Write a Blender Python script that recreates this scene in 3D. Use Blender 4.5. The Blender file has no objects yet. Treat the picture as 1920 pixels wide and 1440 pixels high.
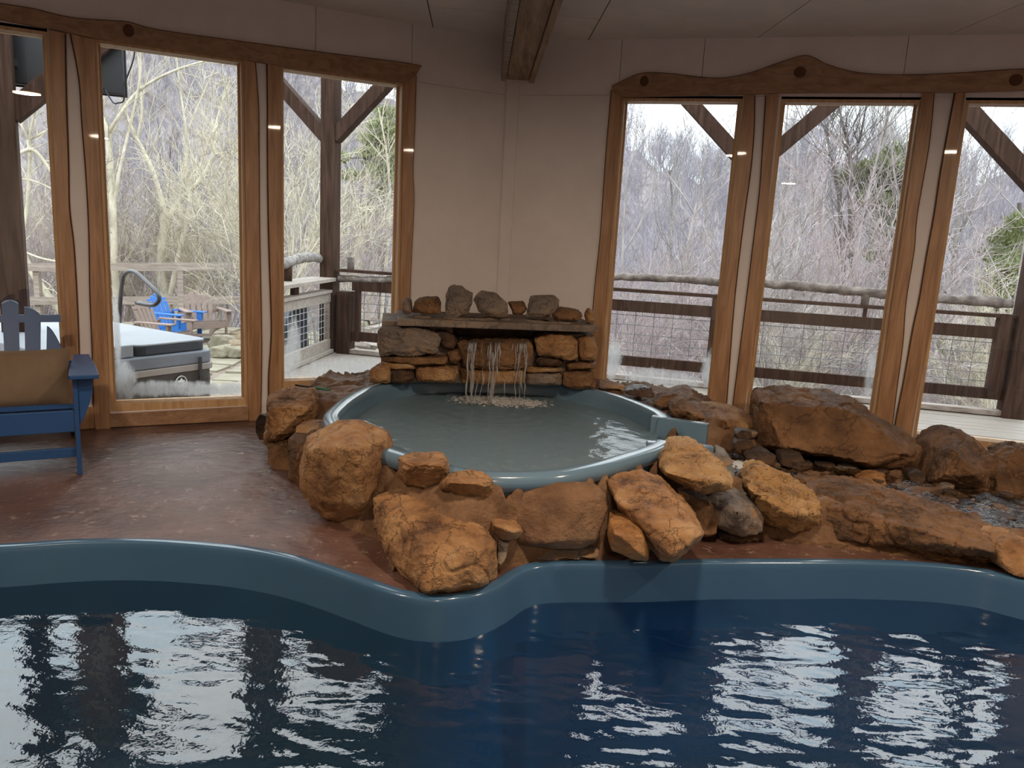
import bpy, bmesh, math, random
import numpy as np
from mathutils import Vector, noise as mnoise
from mathutils.geometry import tessellate_polygon
sc = bpy.context.scene
COL = sc.collection
random.seed(7)
rng = np.random.default_rng(7)

# ------------------------------------------------------------------ camera
PITCH, ROLL, FPX, EYE = math.radians(10.91), math.radians(3.13), 1440.0, 1.5
_F = np.array([0, math.cos(PITCH), -math.sin(PITCH)])
_R0 = np.array([1.0, 0, 0]); _U0 = np.array([0, math.sin(PITCH), math.cos(PITCH)])
CR = math.cos(ROLL)*_R0 + math.sin(ROLL)*_U0
CU = -math.sin(ROLL)*_R0 + math.cos(ROLL)*_U0
CC = np.array([0, 0, EYE])
cd = bpy.data.cameras.new('camera'); cam = bpy.data.objects.new('camera', cd); COL.objects.link(cam)
from mathutils import Matrix
cam.matrix_world = Matrix(((CR[0], CU[0], -_F[0], 0), (CR[1], CU[1], -_F[1], 0), (CR[2], CU[2], -_F[2], EYE), (0, 0, 0, 1)))
cd.sensor_width = 36; cd.lens = 36*FPX/1920; cd.clip_end = 2000; cd.clip_start = .05
sc.camera = cam

# ------------------------------------------------------------------ colour management, sky, sun
sc.view_settings.view_transform = 'Standard'; sc.view_settings.look = 'None'
sc.view_settings.gamma = 1; sc.view_settings.use_curve_mapping = False
sc.view_settings.exposure = 0.0
SKY = 1.05
w = bpy.data.worlds.new('sky'); sc.world = w; w.use_nodes = True
nt = w.node_tree; nt.nodes.clear()
def N(nt, t, **k):
    n = nt.nodes.new(t)
    for a, b in k.items():
        if a in n.inputs: n.inputs[a].default_value = b
        else: setattr(n, a, b)
    return n
def L(nt, a, b): nt.links.new(a, b)
geo = N(nt, 'ShaderNodeTexCoord'); sep = N(nt, 'ShaderNodeSeparateXYZ'); L(nt, geo.outputs['Generated'], sep.inputs[0])
mr = N(nt, 'ShaderNodeMapRange'); mr.inputs[1].default_value = 0.0; mr.inputs[2].default_value = 0.42
mr.inputs[3].default_value = 1.0; mr.inputs[4].default_value = 4.8; L(nt, sep.outputs[2], mr.inputs[0])   # overcast sky, brighter towards the zenith
noi = N(nt, 'ShaderNodeTexNoise', Scale=2.2, Detail=5.0, Roughness=.55); mp = N(nt, 'ShaderNodeMapping'); mp.inputs['Scale'].default_value = (1, 1, 3.5)
L(nt, geo.outputs['Generated'], mp.inputs[0]); L(nt, mp.outputs[0], noi.inputs['Vector'])
cr = N(nt, 'ShaderNodeValToRGB'); cr.color_ramp.elements[0].position = .38; cr.color_ramp.elements[0].color = (.66, .80, .90, 1)
cr.color_ramp.elements[1].position = .6; cr.color_ramp.elements[1].color = (.97, .98, 1.0, 1); L(nt, noi.outputs[0], cr.inputs[0])
mul = N(nt, 'ShaderNodeMath', operation='MULTIPLY'); mul.inputs[1].default_value = SKY; L(nt, mr.outputs[0], mul.inputs[0])
bg = N(nt, 'ShaderNodeBackground'); L(nt, cr.outputs[0], bg.inputs[0]); L(nt, mul.outputs[0], bg.inputs[1])
wo = N(nt, 'ShaderNodeOutputWorld'); L(nt, bg.outputs[0], wo.inputs[0])
LAMP_W = 50.0

# ------------------------------------------------------------------ projection helpers: a sight line of the photograph met with a real plane
def ray(u, v): return (u-960)*CR + (720-v)*CU + FPX*_F
def atz(u, v, z=0.0):
    d = ray(u, v); return CC + d*((z-EYE)/d[2])
def aty(u, v, y):
    d = ray(u, v); return CC + d*(y/d[1])
def onp(u, v, P, D):
    n = np.array([-D[1], D[0], 0]); d = ray(u, v); return CC + d*(((np.asarray(P)-CC)@n)/(d@n))
YL = math.radians(63.37); YR = math.radians(74.76)
DL = np.array([math.sin(YL), math.cos(YL), 0]); DR = np.array([math.sin(YR), -math.cos(YR), 0])
NL = np.array([-DL[1], DL[0], 0]); NR = np.array([-DR[1], DR[0], 0])     # outward normals
CORN = np.array([-.18, 6.655, 0.0])
WALLS = {'L': (DL, NL), 'R': (DR, NR)}
def W(side, s, z, off=0.0):          # s is measured from the corner along the wall (left: negative)
    D, n = WALLS[side]; p = CORN + D*s + n*off; return np.array([p[0], p[1], z])
def Wpx(side, u, v, off=0.0):
    D, n = WALLS[side]; p = onp(u, v, CORN+n*off, D); return ((p-CORN)@D, p[2])

# ------------------------------------------------------------------ object helpers
def tag(o, label=None, cat=None, group=None, kind=None):
    if label: o['label'] = label
    if cat: o['category'] = cat
    if group: o['group'] = group
    if kind: o['kind'] = kind
    return o
def empty(name, loc=(0, 0, 0), rz=0.0, parent=None):
    o = bpy.data.objects.new(name, None); COL.objects.link(o); o.location = loc; o.rotation_euler = (0, 0, rz)
    o.empty_display_size = .1
    if parent: o.parent = parent
    return o
def copy_tree(o, parent=None):
    c = o.copy(); COL.objects.link(c); c.parent = parent
    for ch in o.children: copy_tree(ch, c)
    return c
class MB:
    def __init__(s): s.v = []; s.f = []
    def add(s, vs, fs):
        k = len(s.v); s.v += [tuple(float(c) for c in p) for p in vs]; s.f += [tuple(i+k for i in f) for f in fs]; return s
    def box(s, a, b):
        (x0, y0, z0), (x1, y1, z1) = a, b
        return s.hexa([(x0, y0, z0), (x1, y0, z0), (x1, y1, z0), (x0, y1, z0)], [(x0, y0, z1), (x1, y0, z1), (x1, y1, z1), (x0, y1, z1)])
    def hexa(s, lo, hi):
        return s.add(list(lo)+list(hi), [(3, 2, 1, 0), (4, 5, 6, 7), (0, 1, 5, 4), (1, 2, 6, 5), (2, 3, 7, 6), (3, 0, 4, 7)])
    def prism(s, poly, vec):         # polygon (3-D points) extruded by vec
        n = len(poly); vec = np.asarray(vec, float); P = [np.asarray(p, float) for p in poly]
        return s.add(P+[p+vec for p in P], [tuple(range(n))[::-1], tuple(range(n, 2*n))]+[(i, (i+1) % n, (i+1) % n+n, i+n) for i in range(n)])
    def bar(s, p, q, wd, ht, up=(0, 0, 1)):   # rectangular bar between two points
        p = np.asarray(p, float); q = np.asarray(q, float); d = q-p; d /= np.linalg.norm(d); up = np.asarray(up, float)
        a = np.cross(d, up); a /= np.linalg.norm(a); b = np.cross(a, d)
        c = [(-wd/2, -ht/2), (wd/2, -ht/2), (wd/2, ht/2), (-wd/2, ht/2)]
        return s.hexa([p+a*x+b*y for x, y in c], [q+a*x+b*y for x, y in c])
    def tube(s, path, rad, n=8, cap=True, jit=0.0):
        P = [np.asarray(p, float) for p in path]
        if not hasattr(rad, '__len__'): rad = [rad]*len(P)
        k = len(s.v); prev = None
        for i, p in enumerate(P):
            d = P[min(i+1, len(P)-1)]-P[max(i-1, 0)]; d = d/(np.linalg.norm(d)+1e-9)
            if prev is None:
                ref = np.array([0, 0, 1.]) if abs(d[2]) < .9 else np.array([1., 0, 0]); a = np.cross(d, ref)
            else: a = prev-d*(prev@d)
            a = a/(np.linalg.norm(a)+1e-9); prev = a; b = np.cross(d, a)
            for j in range(n):
                t = 2*math.pi*j/n; r = rad[i]*(1+jit*random.uniform(-1, 1))
                q = p+(a*math.cos(t)+b*math.sin(t))*r; s.v.append((float(q[0]), float(q[1]), float(q[2])))
        for i in range(len(P)-1):
            for j in range(n):
                s.f.append((k+i*n+j, k+i*n+(j+1) % n, k+(i+1)*n+(j+1) % n, k+(i+1)*n+j))
        if cap:
            s.f.append(tuple(k+j for j in range(n))[::-1]); s.f.append(tuple(k+(len(P)-1)*n+j for j in range(n)))
        return s
    def build(s, name, mat, parent=None, smooth=False, bevel=0.0, loc=None):
        me = bpy.data.meshes.new(name); me.from_pydata(s.v, [], s.f); me.update()
        if smooth: me.polygons.foreach_set('use_smooth', [True]*len(me.polygons))
        me.materials.append(mat); o = bpy.data.objects.new(name, me); COL.objects.link(o)
        if parent: o.parent = parent
        if bevel:
            m = o.modifiers.new('bevel', 'BEVEL'); m.width = bevel; m.segments = 2; m.limit_method = 'ANGLE'
        if loc is not None: o.location = loc
        return o
def recalc(o):
    bm = bmesh.new(); bm.from_mesh(o.data); bmesh.ops.recalc_face_normals(bm, faces=bm.faces); bm.to_mesh(o.data); bm.free(); return o
def to_origin(o, base=None):         # moves a mesh object's origin to its base
    me = o.data; co = np.empty(len(me.vertices)*3, np.float32); me.vertices.foreach_get('co', co); co = co.reshape(-1, 3)
    b = np.array([co[:, 0].mean(), co[:, 1].mean(), co[:, 2].min()]) if base is None else np.asarray(base)
    co -= b; me.vertices.foreach_set('co', co.ravel()); o.location = b; me.update(); return o
def spline(pts, per=8, closed=False):
    P = [np.asarray(p, float) for p in pts]; n = len(P); out = []
    for i in range(n if closed else n-1):
        p0, p1, p2, p3 = (P[(i-1) % n] if closed or i > 0 else P[0]), P[i], P[(i+1) % n], (P[(i+2) % n] if closed or i+2 < n else P[-1])
        for k in range(per):
            t = k/per
            out.append(.5*((2*p1)+(-p0+p2)*t+(2*p0-5*p1+4*p2-p3)*t*t+(-p0+3*p1-3*p2+p3)*t**3))
    if not closed: out.append(P[-1])
    return out

# ------------------------------------------------------------------ materials
def material(name, cols, scale=4.0, rough=.6, bump=.0, bscale=30.0, spec=.5, stretch=(1, 1, 1), metal=0.0, detail=6.0, rvar=0.0, specks=None, coat=0.0, bdist=.01, cracks=None):
    m = bpy.data.materials.new(name); m.use_nodes = True; t = m.node_tree; b = t.nodes['Principled BSDF']
    b.inputs['Roughness'].default_value = rough; b.inputs['Metallic'].default_value = metal
    b.inputs['Specular IOR Level'].default_value = spec; b.inputs['Coat Weight'].default_value = coat
    b.inputs['Coat Roughness'].default_value = .12
    tc = N(t, 'ShaderNodeTexCoord'); mp = N(t, 'ShaderNodeMapping'); mp.inputs['Scale'].default_value = stretch
    L(t, tc.outputs['Object'], mp.inputs[0])
    if len(cols) == 1: b.inputs['Base Color'].default_value = (*cols[0], 1); out = None
    else:
        n = N(t, 'ShaderNodeTexNoise', Scale=scale, Detail=detail, Roughness=.62); L(t, mp.outputs[0], n.inputs['Vector'])
        r = N(t, 'ShaderNodeValToRGB'); e = r.color_ramp.elements
        while len(e) < len(cols): e.new(.5)
        for i, c in enumerate(cols): e[i].position = .32+.36*i/(len(cols)-1); e[i].color = (*c, 1)
        L(t, n.outputs[0], r.inputs[0]); out = r.outputs[0]
        if specks:
            n3 = N(t, 'ShaderNodeTexNoise', Scale=specks[1], Detail=3.0, Roughness=.7); L(t, tc.outputs['Object'], n3.inputs['Vector'])
            r3 = N(t, 'ShaderNodeValToRGB'); r3.color_ramp.elements[0].position = specks[2]; r3.color_ramp.elements[1].position = specks[2]+.09
            L(t, n3.outputs[0], r3.inputs[0]); mx = N(t, 'ShaderNodeMixRGB'); L(t, r3.outputs[0], mx.inputs[0]); L(t, out, mx.inputs[1])
            mx.inputs[2].default_value = (*specks[0], 1); out = mx.outputs[0]
        ck = None
        if cracks:
            nd = N(t, 'ShaderNodeTexNoise', Scale=5.0, Detail=5.0, Roughness=.6); L(t, tc.outputs['Object'], nd.inputs['Vector'])
            va = N(t, 'ShaderNodeVectorMath', operation='MULTIPLY_ADD'); L(t, nd.outputs['Color'], va.inputs[0]); va.inputs[1].default_value = (.55, .55, .55); L(t, tc.outputs['Object'], va.inputs[2])
            vo = N(t, 'ShaderNodeTexVoronoi', feature='DISTANCE_TO_EDGE', Scale=cracks[0]); L(t, va.outputs[0], vo.inputs['Vector'])
            rk = N(t, 'ShaderNodeValToRGB'); rk.color_ramp.elements[0].position = 0.0; rk.color_ramp.elements[0].color = (.62, .62, .62, 1); rk.color_ramp.elements[1].position = cracks[1]*.5; L(t, vo.outputs['Distance'], rk.inputs[0])
            nm = N(t, 'ShaderNodeTexNoise', Scale=3.0, Detail=2.0); L(t, tc.outputs['Object'], nm.inputs['Vector']); rm = N(t, 'ShaderNodeValToRGB'); rm.color_ramp.elements[0].position = .45; rm.color_ramp.elements[1].position = .6; L(t, nm.outputs[0], rm.inputs[0])
            ck = N(t, 'ShaderNodeMath', operation='MAXIMUM'); L(t, rk.outputs[0], ck.inputs[0]); L(t, rm.outputs[0], ck.inputs[1])
            mc = N(t, 'ShaderNodeMixRGB'); L(t, ck.outputs[0], mc.inputs[0]); mc.inputs[1].default_value = (*[q*.45 for q in cols[0]], 1); L(t, out, mc.inputs[2]); out = mc.outputs[0]
        L(t, out, b.inputs['Base Color'])
        if rvar:
            mrr = N(t, 'ShaderNodeMapRange'); mrr.inputs[1].default_value = .35; mrr.inputs[2].default_value = .65
            mrr.inputs[3].default_value = rough-rvar; mrr.inputs[4].default_value = rough+rvar; L(t, n.outputs[0], mrr.inputs[0]); L(t, mrr.outputs[0], b.inputs['Roughness'])
    if bump:
        n2 = N(t, 'ShaderNodeTexNoise', Scale=bscale, Detail=8.0, Roughness=.65); L(t, mp.outputs[0], n2.inputs['Vector'])
        bp = N(t, 'ShaderNodeBump', Strength=bump, Distance=bdist*2.5); hgt = n2.outputs[0]
        if cracks:
            ma = N(t, 'ShaderNodeMath', operation='MULTIPLY_ADD'); L(t, ck.outputs[0], ma.inputs[0]); ma.inputs[1].default_value = .5; L(t, n2.outputs[0], ma.inputs[2]); hgt = ma.outputs[0]
        L(t, hgt, bp.inputs['Height']); L(t, bp.outputs[0], b.inputs['Normal'])
    return m
def wood(name, c1, c2, c3, axis='z', rough=.5, coat=0.0, knots=True, scale=1.0, spec=.5):
    m = bpy.data.materials.new(name); m.use_nodes = True; t = m.node_tree; b = t.nodes['Principled BSDF']; b.inputs['Roughness'].default_value = rough
    b.inputs['Coat Weight'].default_value = coat
    tc = N(t, 'ShaderNodeTexCoord'); mp = N(t, 'ShaderNodeMapping')
    s = {'z': (9, 9, .7), 'x': (.7, 9, 9), 'y': (9, .7, 9)}[axis]; mp.inputs['Scale'].default_value = [q*scale for q in s]
    L(t, tc.outputs['Object'], mp.inputs[0])
    n = N(t, 'ShaderNodeTexNoise', Scale=3.0, Detail=6.0, Roughness=.6, Distortion=.6); L(t, mp.outputs[0], n.inputs['Vector'])
    r = N(t, 'ShaderNodeValToRGB'); e = r.color_ramp.elements; e.new(.5)
    for i, c in enumerate((c1, c2, c3)): e[i].position = (.34, .5, .66)[i]; e[i].color = (*c, 1)
    L(t, n.outputs[0], r.inputs[0]); out = r.outputs[0]
    if knots:
        vo = N(t, 'ShaderNodeTexVoronoi', Scale=1.4*scale); mp2 = N(t, 'ShaderNodeMapping')
        mp2.inputs['Scale'].default_value = {'z': (2.2, 2.2, 1), 'x': (1, 2.2, 2.2), 'y': (2.2, 1, 2.2)}[axis]; L(t, tc.outputs['Object'], mp2.inputs[0]); L(t, mp2.outputs[0], vo.inputs['Vector'])
        rk = N(t, 'ShaderNodeValToRGB'); rk.color_ramp.elements[0].position = .05; rk.color_ramp.elements[0].color = (1, 1, 1, 1); rk.color_ramp.elements[1].position = .10; rk.color_ramp.elements[1].color = (0, 0, 0, 1)
        L(t, vo.outputs['Distance'], rk.inputs[0]); mx = N(t, 'ShaderNodeMixRGB'); L(t, rk.outputs[0], mx.inputs[0]); L(t, out, mx.inputs[1]); mx.inputs[2].default_value = (*[q*.35 for q in c1], 1); out = mx.outputs[0]
    L(t, out, b.inputs['Base Color']); b.inputs['Specular IOR Level'].default_value = spec
    bp = N(t, 'ShaderNodeBump', Strength=.12, Distance=.003); L(t, n.outputs[0], bp.inputs['Height']); L(t, bp.outputs[0], b.inputs['Normal'])
    return m
def clear(name, tint, ior, rough=0.0, bump=0.0, bscale=8.0, stretch=(1, 1, 1), white=0.0, wcol=(.8, .8, .8)):
    m = bpy.data.materials.new(name); m.use_nodes = True; t = m.node_tree; t.nodes.clear()
    tr = N(t, 'ShaderNodeBsdfTransparent'); tr.inputs[0].default_value = (*tint, 1)
    gl = N(t, 'ShaderNodeBsdfGlossy', Roughness=rough); fr = N(t, 'ShaderNodeFresnel', IOR=ior); mx = N(t, 'ShaderNodeMixShader')
    L(t, fr.outputs[0], mx.inputs[0]); L(t, tr.outputs[0], mx.inputs[1]); L(t, gl.outputs[0], mx.inputs[2]); out = mx.outputs[0]
    if bump:
        tc = N(t, 'ShaderNodeTexCoord'); mp = N(t, 'ShaderNodeMapping'); mp.inputs['Scale'].default_value = stretch; L(t, tc.outputs['Object'], mp.inputs[0])
        n = N(t, 'ShaderNodeTexNoise', Scale=bscale, Detail=3.0, Roughness=.5); L(t, mp.outputs[0], n.inputs['Vector'])
        bp = N(t, 'ShaderNodeBump', Strength=bump, Distance=.02); L(t, n.outputs[0], bp.inputs['Height'])
        L(t, bp.outputs[0], gl.inputs['Normal']); L(t, bp.outputs[0], fr.inputs['Normal'])
    if white:
        df = N(t, 'ShaderNodeBsdfDiffuse'); df.inputs[0].default_value = (*wcol, 1); m2 = N(t, 'ShaderNodeMixShader'); m2.inputs[0].default_value = white
        L(t, out, m2.inputs[1]); L(t, df.outputs[0], m2.inputs[2]); out = m2.outputs[0]
    o = N(t, 'ShaderNodeOutputMaterial'); L(t, out, o.inputs[0]); return m
def emit(name, col, st):
    m = bpy.data.materials.new(name); m.use_nodes = True; b = m.node_tree.nodes['Principled BSDF']
    b.inputs['Emission Color'].default_value = (*col, 1); b.inputs['Emission Strength'].default_value = st; return m

PLASTER = material('wall_plaster', [(0.717, 0.662, 0.643), (0.806, 0.748, 0.726)], scale=2.2, rough=.75, bump=.12, bscale=45)
CEILM = material('ceiling_paint', [(0.679, 0.655, 0.632), (0.772, 0.737, 0.702)], scale=3, rough=.8, bump=.1, bscale=60)
PINE = wood('pine_trim', (.28, .145, .070), (.39, .215, .112), (.48, .28, .155), 'z', rough=.42, coat=.15)
PINEX = wood('pine_header', (.25, .14, .078), (.34, .195, .11), (.41, .25, .145), 'x', rough=.45, coat=.1)
PINEL = wood('pine_jamb', (.45, .27, .13), (.56, .35, .18), (.64, .43, .24), 'z', rough=.5)
BARKEDGE = material('bark_edge', [(.07, .03, .014), (.16, .07, .03)], scale=12, rough=.8, bump=.4, bscale=40)
DARKWOOD = wood('dark_timber', (0.024, 0.013, 0.008), (0.042, 0.022, 0.015), (0.063, 0.035, 0.024), 'z', rough=.85, spec=.12, knots=False)
BEAMW = wood('hewn_beam', (0.149, 0.086, 0.046), (0.253, 0.161, 0.092), (0.345, 0.230, 0.138), 'y', rough=.7)
GREYWOOD = wood('weathered_wood', (0.168, 0.126, 0.101), (0.252, 0.202, 0.168), (0.336, 0.277, 0.235), 'x', rough=.75)
DECKW = wood('deck_wood', (0.202, 0.167, 0.134), (0.250, 0.207, 0.171), (0.288, 0.242, 0.201), 'x', rough=.6, knots=False)
LOGBARK = material('log_bark', [(.05, .04, .035), (.14, .11, .095), (.27, .23, .20)], scale=9, rough=.9, bump=.8, bscale=25, stretch=(1, 1, 1))
BIRCH = material('birch_bark', [(0.075, 0.064, 0.056), (0.225, 0.203, 0.188), (0.315, 0.285, 0.262)], scale=22, rough=.9, bump=.5, bscale=40)
FLOORM = material('stamped_floor', [(.070, .034, .026), (.125, .064, .048), (.19, .11, .088)], scale=1.6, rough=.21, spec=.7, bump=.55, bscale=7, rvar=.09, detail=9, specks=((.27, .19, .15), 11, .60), bdist=.02)
SHELL = material('gelcoat_blue', [(.045, .105, .185), (.052, .118, .205)], scale=1.2, rough=.16, spec=.6)
POOLF = material('pool_floor_blue', [(.014, .12, .46), (.02, .14, .52)], scale=.8, rough=.4)
POOLG = material('pool_floor_green', [(.004, .014, .016), (.012, .028, .018)], scale=.9, rough=.5)
SPAF = material('spa_gelcoat', [(.11, .185, .26), (.13, .21, .29)], scale=2, rough=.18, spec=.6)
ROCKA = material('rock_tan', [(0.103, 0.047, 0.020), (0.308, 0.152, 0.062), (0.431, 0.235, 0.101), (0.513, 0.323, 0.168)], scale=4.5, rough=.68, bump=1.0, bscale=16, detail=9, specks=((.07, .035, .02), 22, .66), bdist=.02, cracks=(3.2, .05))
ROCKB = material('rock_brown', [(0.061, 0.031, 0.015), (0.187, 0.094, 0.041), (0.308, 0.160, 0.072)], scale=3.5, rough=.7, bump=.9, bscale=18, detail=9, specks=((.30, .18, .09), 9, .66), bdist=.02, cracks=(3.6, .06))
ROCKG = material('rock_golden', [(0.179, 0.084, 0.031), (0.420, 0.226, 0.083), (0.557, 0.326, 0.132), (0.630, 0.420, 0.220)], scale=4, rough=.7, bump=1.0, bscale=24, detail=9, specks=((.10, .05, .02), 30, .62), bdist=.02, cracks=(4.0, .05))
ROCKD = material('rock_dark', [(.02, .013, .010), (.06, .035, .022), (.14, .07, .032)], scale=4, rough=.35, bump=.9, bscale=18, detail=9, bdist=.02)
ROCKO = material('rock_orange', [(0.135, 0.055, 0.019), (0.306, 0.143, 0.046), (0.378, 0.198, 0.072)], scale=4, rough=.6, bump=.7, bscale=15, detail=9, cracks=(4.0, .05))
ROCKGR = material('rock_grey', [(.09, .07, .06), (.18, .14, .115), (.25, .19, .14)], scale=4, rough=.75, bump=.8, bscale=16, detail=9, specks=((.30, .16, .07), 7, .60), cracks=(4.5, .06))
MORTAR = material('mortar', [(0.088, 0.040, 0.018), (0.192, 0.100, 0.048), (0.256, 0.152, 0.080)], scale=5, rough=.65, bump=.9, bscale=30, detail=8)
MORTARG = material('mortar_grey', [(.14, .10, .075), (.27, .21, .165)], scale=7, rough=.8, bump=.6, bscale=30)
BEDM = material('wet_stream_bed', [(.012, .008, .006), (.05, .026, .014), (.16, .07, .022)], scale=6, rough=.16, bump=.8, bscale=25, detail=9, bdist=.02)
BLUEP = material('blue_chair_lumber', [(.018, .07, .21), (.022, .08, .24)], scale=8, rough=.42, coat=.0, spec=.35)
BRIGHTB = material('bright_blue_lumber', [(0.014, 0.126, 0.434), (0.017, 0.147, 0.476)], scale=8, rough=.45)
BROWNP = material('brown_chair_lumber', [(0.195, 0.137, 0.112), (0.244, 0.176, 0.147)], scale=8, rough=.6)
CUSH = material('tan_cushion_cloth', [(.15, .105, .068), (.19, .135, .09)], scale=5, rough=.9, bump=.25, bscale=120)
BLACKP = material('black_plastic', [(.008, .009, .011), (.014, .015, .018)], scale=4, rough=.3)
STEEL = material('dark_steel', [(.06, .06, .065), (.10, .10, .105)], scale=5, rough=.25, metal=.7)
GALV = material('galvanised_wire', [(.30, .31, .32), (.42, .43, .44)], scale=5, rough=.4, metal=.6)
WIRED = material('dark_wire', [(.10, .095, .10), (.15, .14, .14)], scale=5, rough=.5, metal=.3)
COVERM = material('grey_vinyl', [(0.231, 0.242, 0.264), (0.275, 0.286, 0.308)], scale=3, rough=.5, bump=.1, bscale=20)
COVERD = material('dark_vinyl', [(.02, .025, .032), (.035, .04, .05)], scale=3, rough=.4)
COVERS = material('blue_grey_skirt', [(0.132, 0.150, 0.180), (0.180, 0.198, 0.234)], scale=3, rough=.5)
CABIN = material('tub_cabinet', [(.035, .030, .028), (.055, .048, .045)], scale=3, rough=.55, stretch=(1, 1, 8))
RAILW = wood('pale_rail_wood', (.22, .18, .15), (.28, .24, .20), (.34, .29, .25), 'x', rough=.7, knots=False)
STONET = material('pale_tan_stone', [(.14, .10, .06), (.22, .16, .10), (.28, .22, .15)], scale=4, rough=.8, bump=.6, bscale=12)
TUBLIP = material('tub_lip', [(.25, .23, .21), (.32, .29, .27)], scale=3, rough=.5)
WHITEP = material('white_print', [(.8, .8, .78)], rough=.5)
GREENH = material('green_rubber', [(.03, .12, .08), (.05, .16, .11)], scale=6, rough=.5)
GROUNDM = material('leaf_litter', [(0.127, 0.096, 0.089), (0.203, 0.168, 0.163), (0.279, 0.245, 0.245), (0.184, 0.161, 0.170)], scale=.35, rough=1, detail=12, specks=((.35, .36, .38), .8, .655), bump=.0, spec=.1)
PATIOM = material('sandstone_patio', [(0.194, 0.163, 0.110), (0.240, 0.209, 0.147), (0.271, 0.242, 0.180)], scale=2.5, rough=.8, bump=.4, bscale=9)
BARKP = material('pale_bark', [(0.315, 0.283, 0.204), (0.495, 0.440, 0.335), (0.609, 0.546, 0.427)], scale=5, rough=.9, bump=.4, bscale=20, stretch=(1, 1, .4))
BARKG = material('grey_bark', [(0.176, 0.148, 0.136), (0.302, 0.267, 0.249), (0.420, 0.375, 0.353)], scale=5, rough=.9, stretch=(1, 1, .4))
BARKDK = material('dark_bark', [(0.084, 0.069, 0.062), (0.158, 0.131, 0.121)], scale=5, rough=.9, stretch=(1, 1, .4))
TWIGR = material('reddish_twigs', [(0.271, 0.207, 0.202), (0.375, 0.305, 0.299)], scale=2, rough=.9)
TWIGL = material('far_twigs', [(0.256, 0.234, 0.258), (0.352, 0.322, 0.355)], scale=.2, rough=1, spec=.1)
PINEN = material('pine_needles', [(0.067, 0.084, 0.035), (0.144, 0.160, 0.062), (0.246, 0.253, 0.103)], scale=2, rough=.8)
PINEY = material('yellow_green_needles', [(0.174, 0.204, 0.085), (0.309, 0.340, 0.150)], scale=2, rough=.8)
GLASS = clear('window_glass', (.96, .975, .97), 1.45)
WATER = clear('pool_water', (.88, .94, .96), 1.72, bump=.05, bscale=26)
SWATER = clear('spa_water', (.84, .88, .86), 1.42, bump=.22, bscale=16, white=.30, wcol=(.38, .55, .66))
STREAMW = clear('stream_water', (.85, .85, .8), 1.3, bump=.7, bscale=26)
FALLW = clear('falling_water', (.92, .92, .92), 1.4, rough=.1, white=.2, bump=.8, bscale=60)
FOAM = material('foam', [(.45, .42, .38), (.62, .60, .56)], scale=30, rough=.5, bump=.8, bscale=60)
FOAMT = clear('foam_thin', (.95, .95, .95), 1.4, rough=.15, white=.6, bump=1.0, bscale=60)

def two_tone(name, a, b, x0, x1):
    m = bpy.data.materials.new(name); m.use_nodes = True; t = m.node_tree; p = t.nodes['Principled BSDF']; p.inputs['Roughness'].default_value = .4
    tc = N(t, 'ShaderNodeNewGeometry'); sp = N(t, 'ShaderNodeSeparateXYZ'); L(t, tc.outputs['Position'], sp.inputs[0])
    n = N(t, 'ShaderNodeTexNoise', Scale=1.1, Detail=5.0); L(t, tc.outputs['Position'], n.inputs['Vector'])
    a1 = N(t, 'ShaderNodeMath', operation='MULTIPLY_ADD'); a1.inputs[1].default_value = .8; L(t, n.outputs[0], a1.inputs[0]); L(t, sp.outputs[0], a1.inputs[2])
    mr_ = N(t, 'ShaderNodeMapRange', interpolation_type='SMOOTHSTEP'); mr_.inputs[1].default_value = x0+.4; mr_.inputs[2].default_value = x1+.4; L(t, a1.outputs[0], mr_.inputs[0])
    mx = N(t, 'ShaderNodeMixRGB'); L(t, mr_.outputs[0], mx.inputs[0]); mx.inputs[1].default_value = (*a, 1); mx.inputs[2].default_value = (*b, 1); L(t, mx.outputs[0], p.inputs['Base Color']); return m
POOLF = two_tone('pool_floor', (.028, .115, .075), (.035, .36, .95), -1.1, .1)  # floor colour blends from dark green on the left to blue
SPAB = material('spa_basin_gelcoat', [(.22, .36, .43), (.25, .39, .46)], scale=2, rough=.3)

# ------------------------------------------------------------------ room shell
CEIL_Z = 3.05
def sx(side, *pts): return sum(Wpx(side, u, v)[0] for u, v in pts)/len(pts)
W1r = sx('L', (90, 75), (119, 600)); W2l = sx('L', (177, 83), (206, 758)); W2r = sx('L', (457, 115), (466, 757))
W3l = sx('L', (525, 135), (528, 700)); W3r = sx('L', (757, 163), (750, 580))
W4l = sx('R', (1167, 185), (1133, 600)); W4r = sx('R', (1396, 187), (1346, 600)); W5l = sx('R', (1461, 185), (1422, 600))
W5r = sx('R', (1730, 185), (1668, 610)); W6l = sx('R', (1811, 183), (1744, 617)); W6r = W6l+1.0; W1l = W1r-.95
HEAD = 2.615
WIN = [('L', W1l, W1r, .17, 'window_1'), ('L', W2l, W2r, .115, 'window_2'), ('L', W3l, W3r, .24, 'window_3'),
       ('R', W4l, W4r, .12, 'window_4'), ('R', W5l, W5r, .12, 'window_5'), ('R', W6l, W6r, .12, 'window_6')]
WT = .17
def wallbox(mb, side, s0, s1, z0, z1, o0=0.0, o1=WT):
    mb.hexa([W(side, s0, z0, o0), W(side, s1, z0, o0), W(side, s1, z0, o1), W(side, s0, z0, o1)],
            [W(side, s0, z1, o0), W(side, s1, z1, o0), W(side, s1, z1, o1), W(side, s0, z1, o1)])
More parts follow.
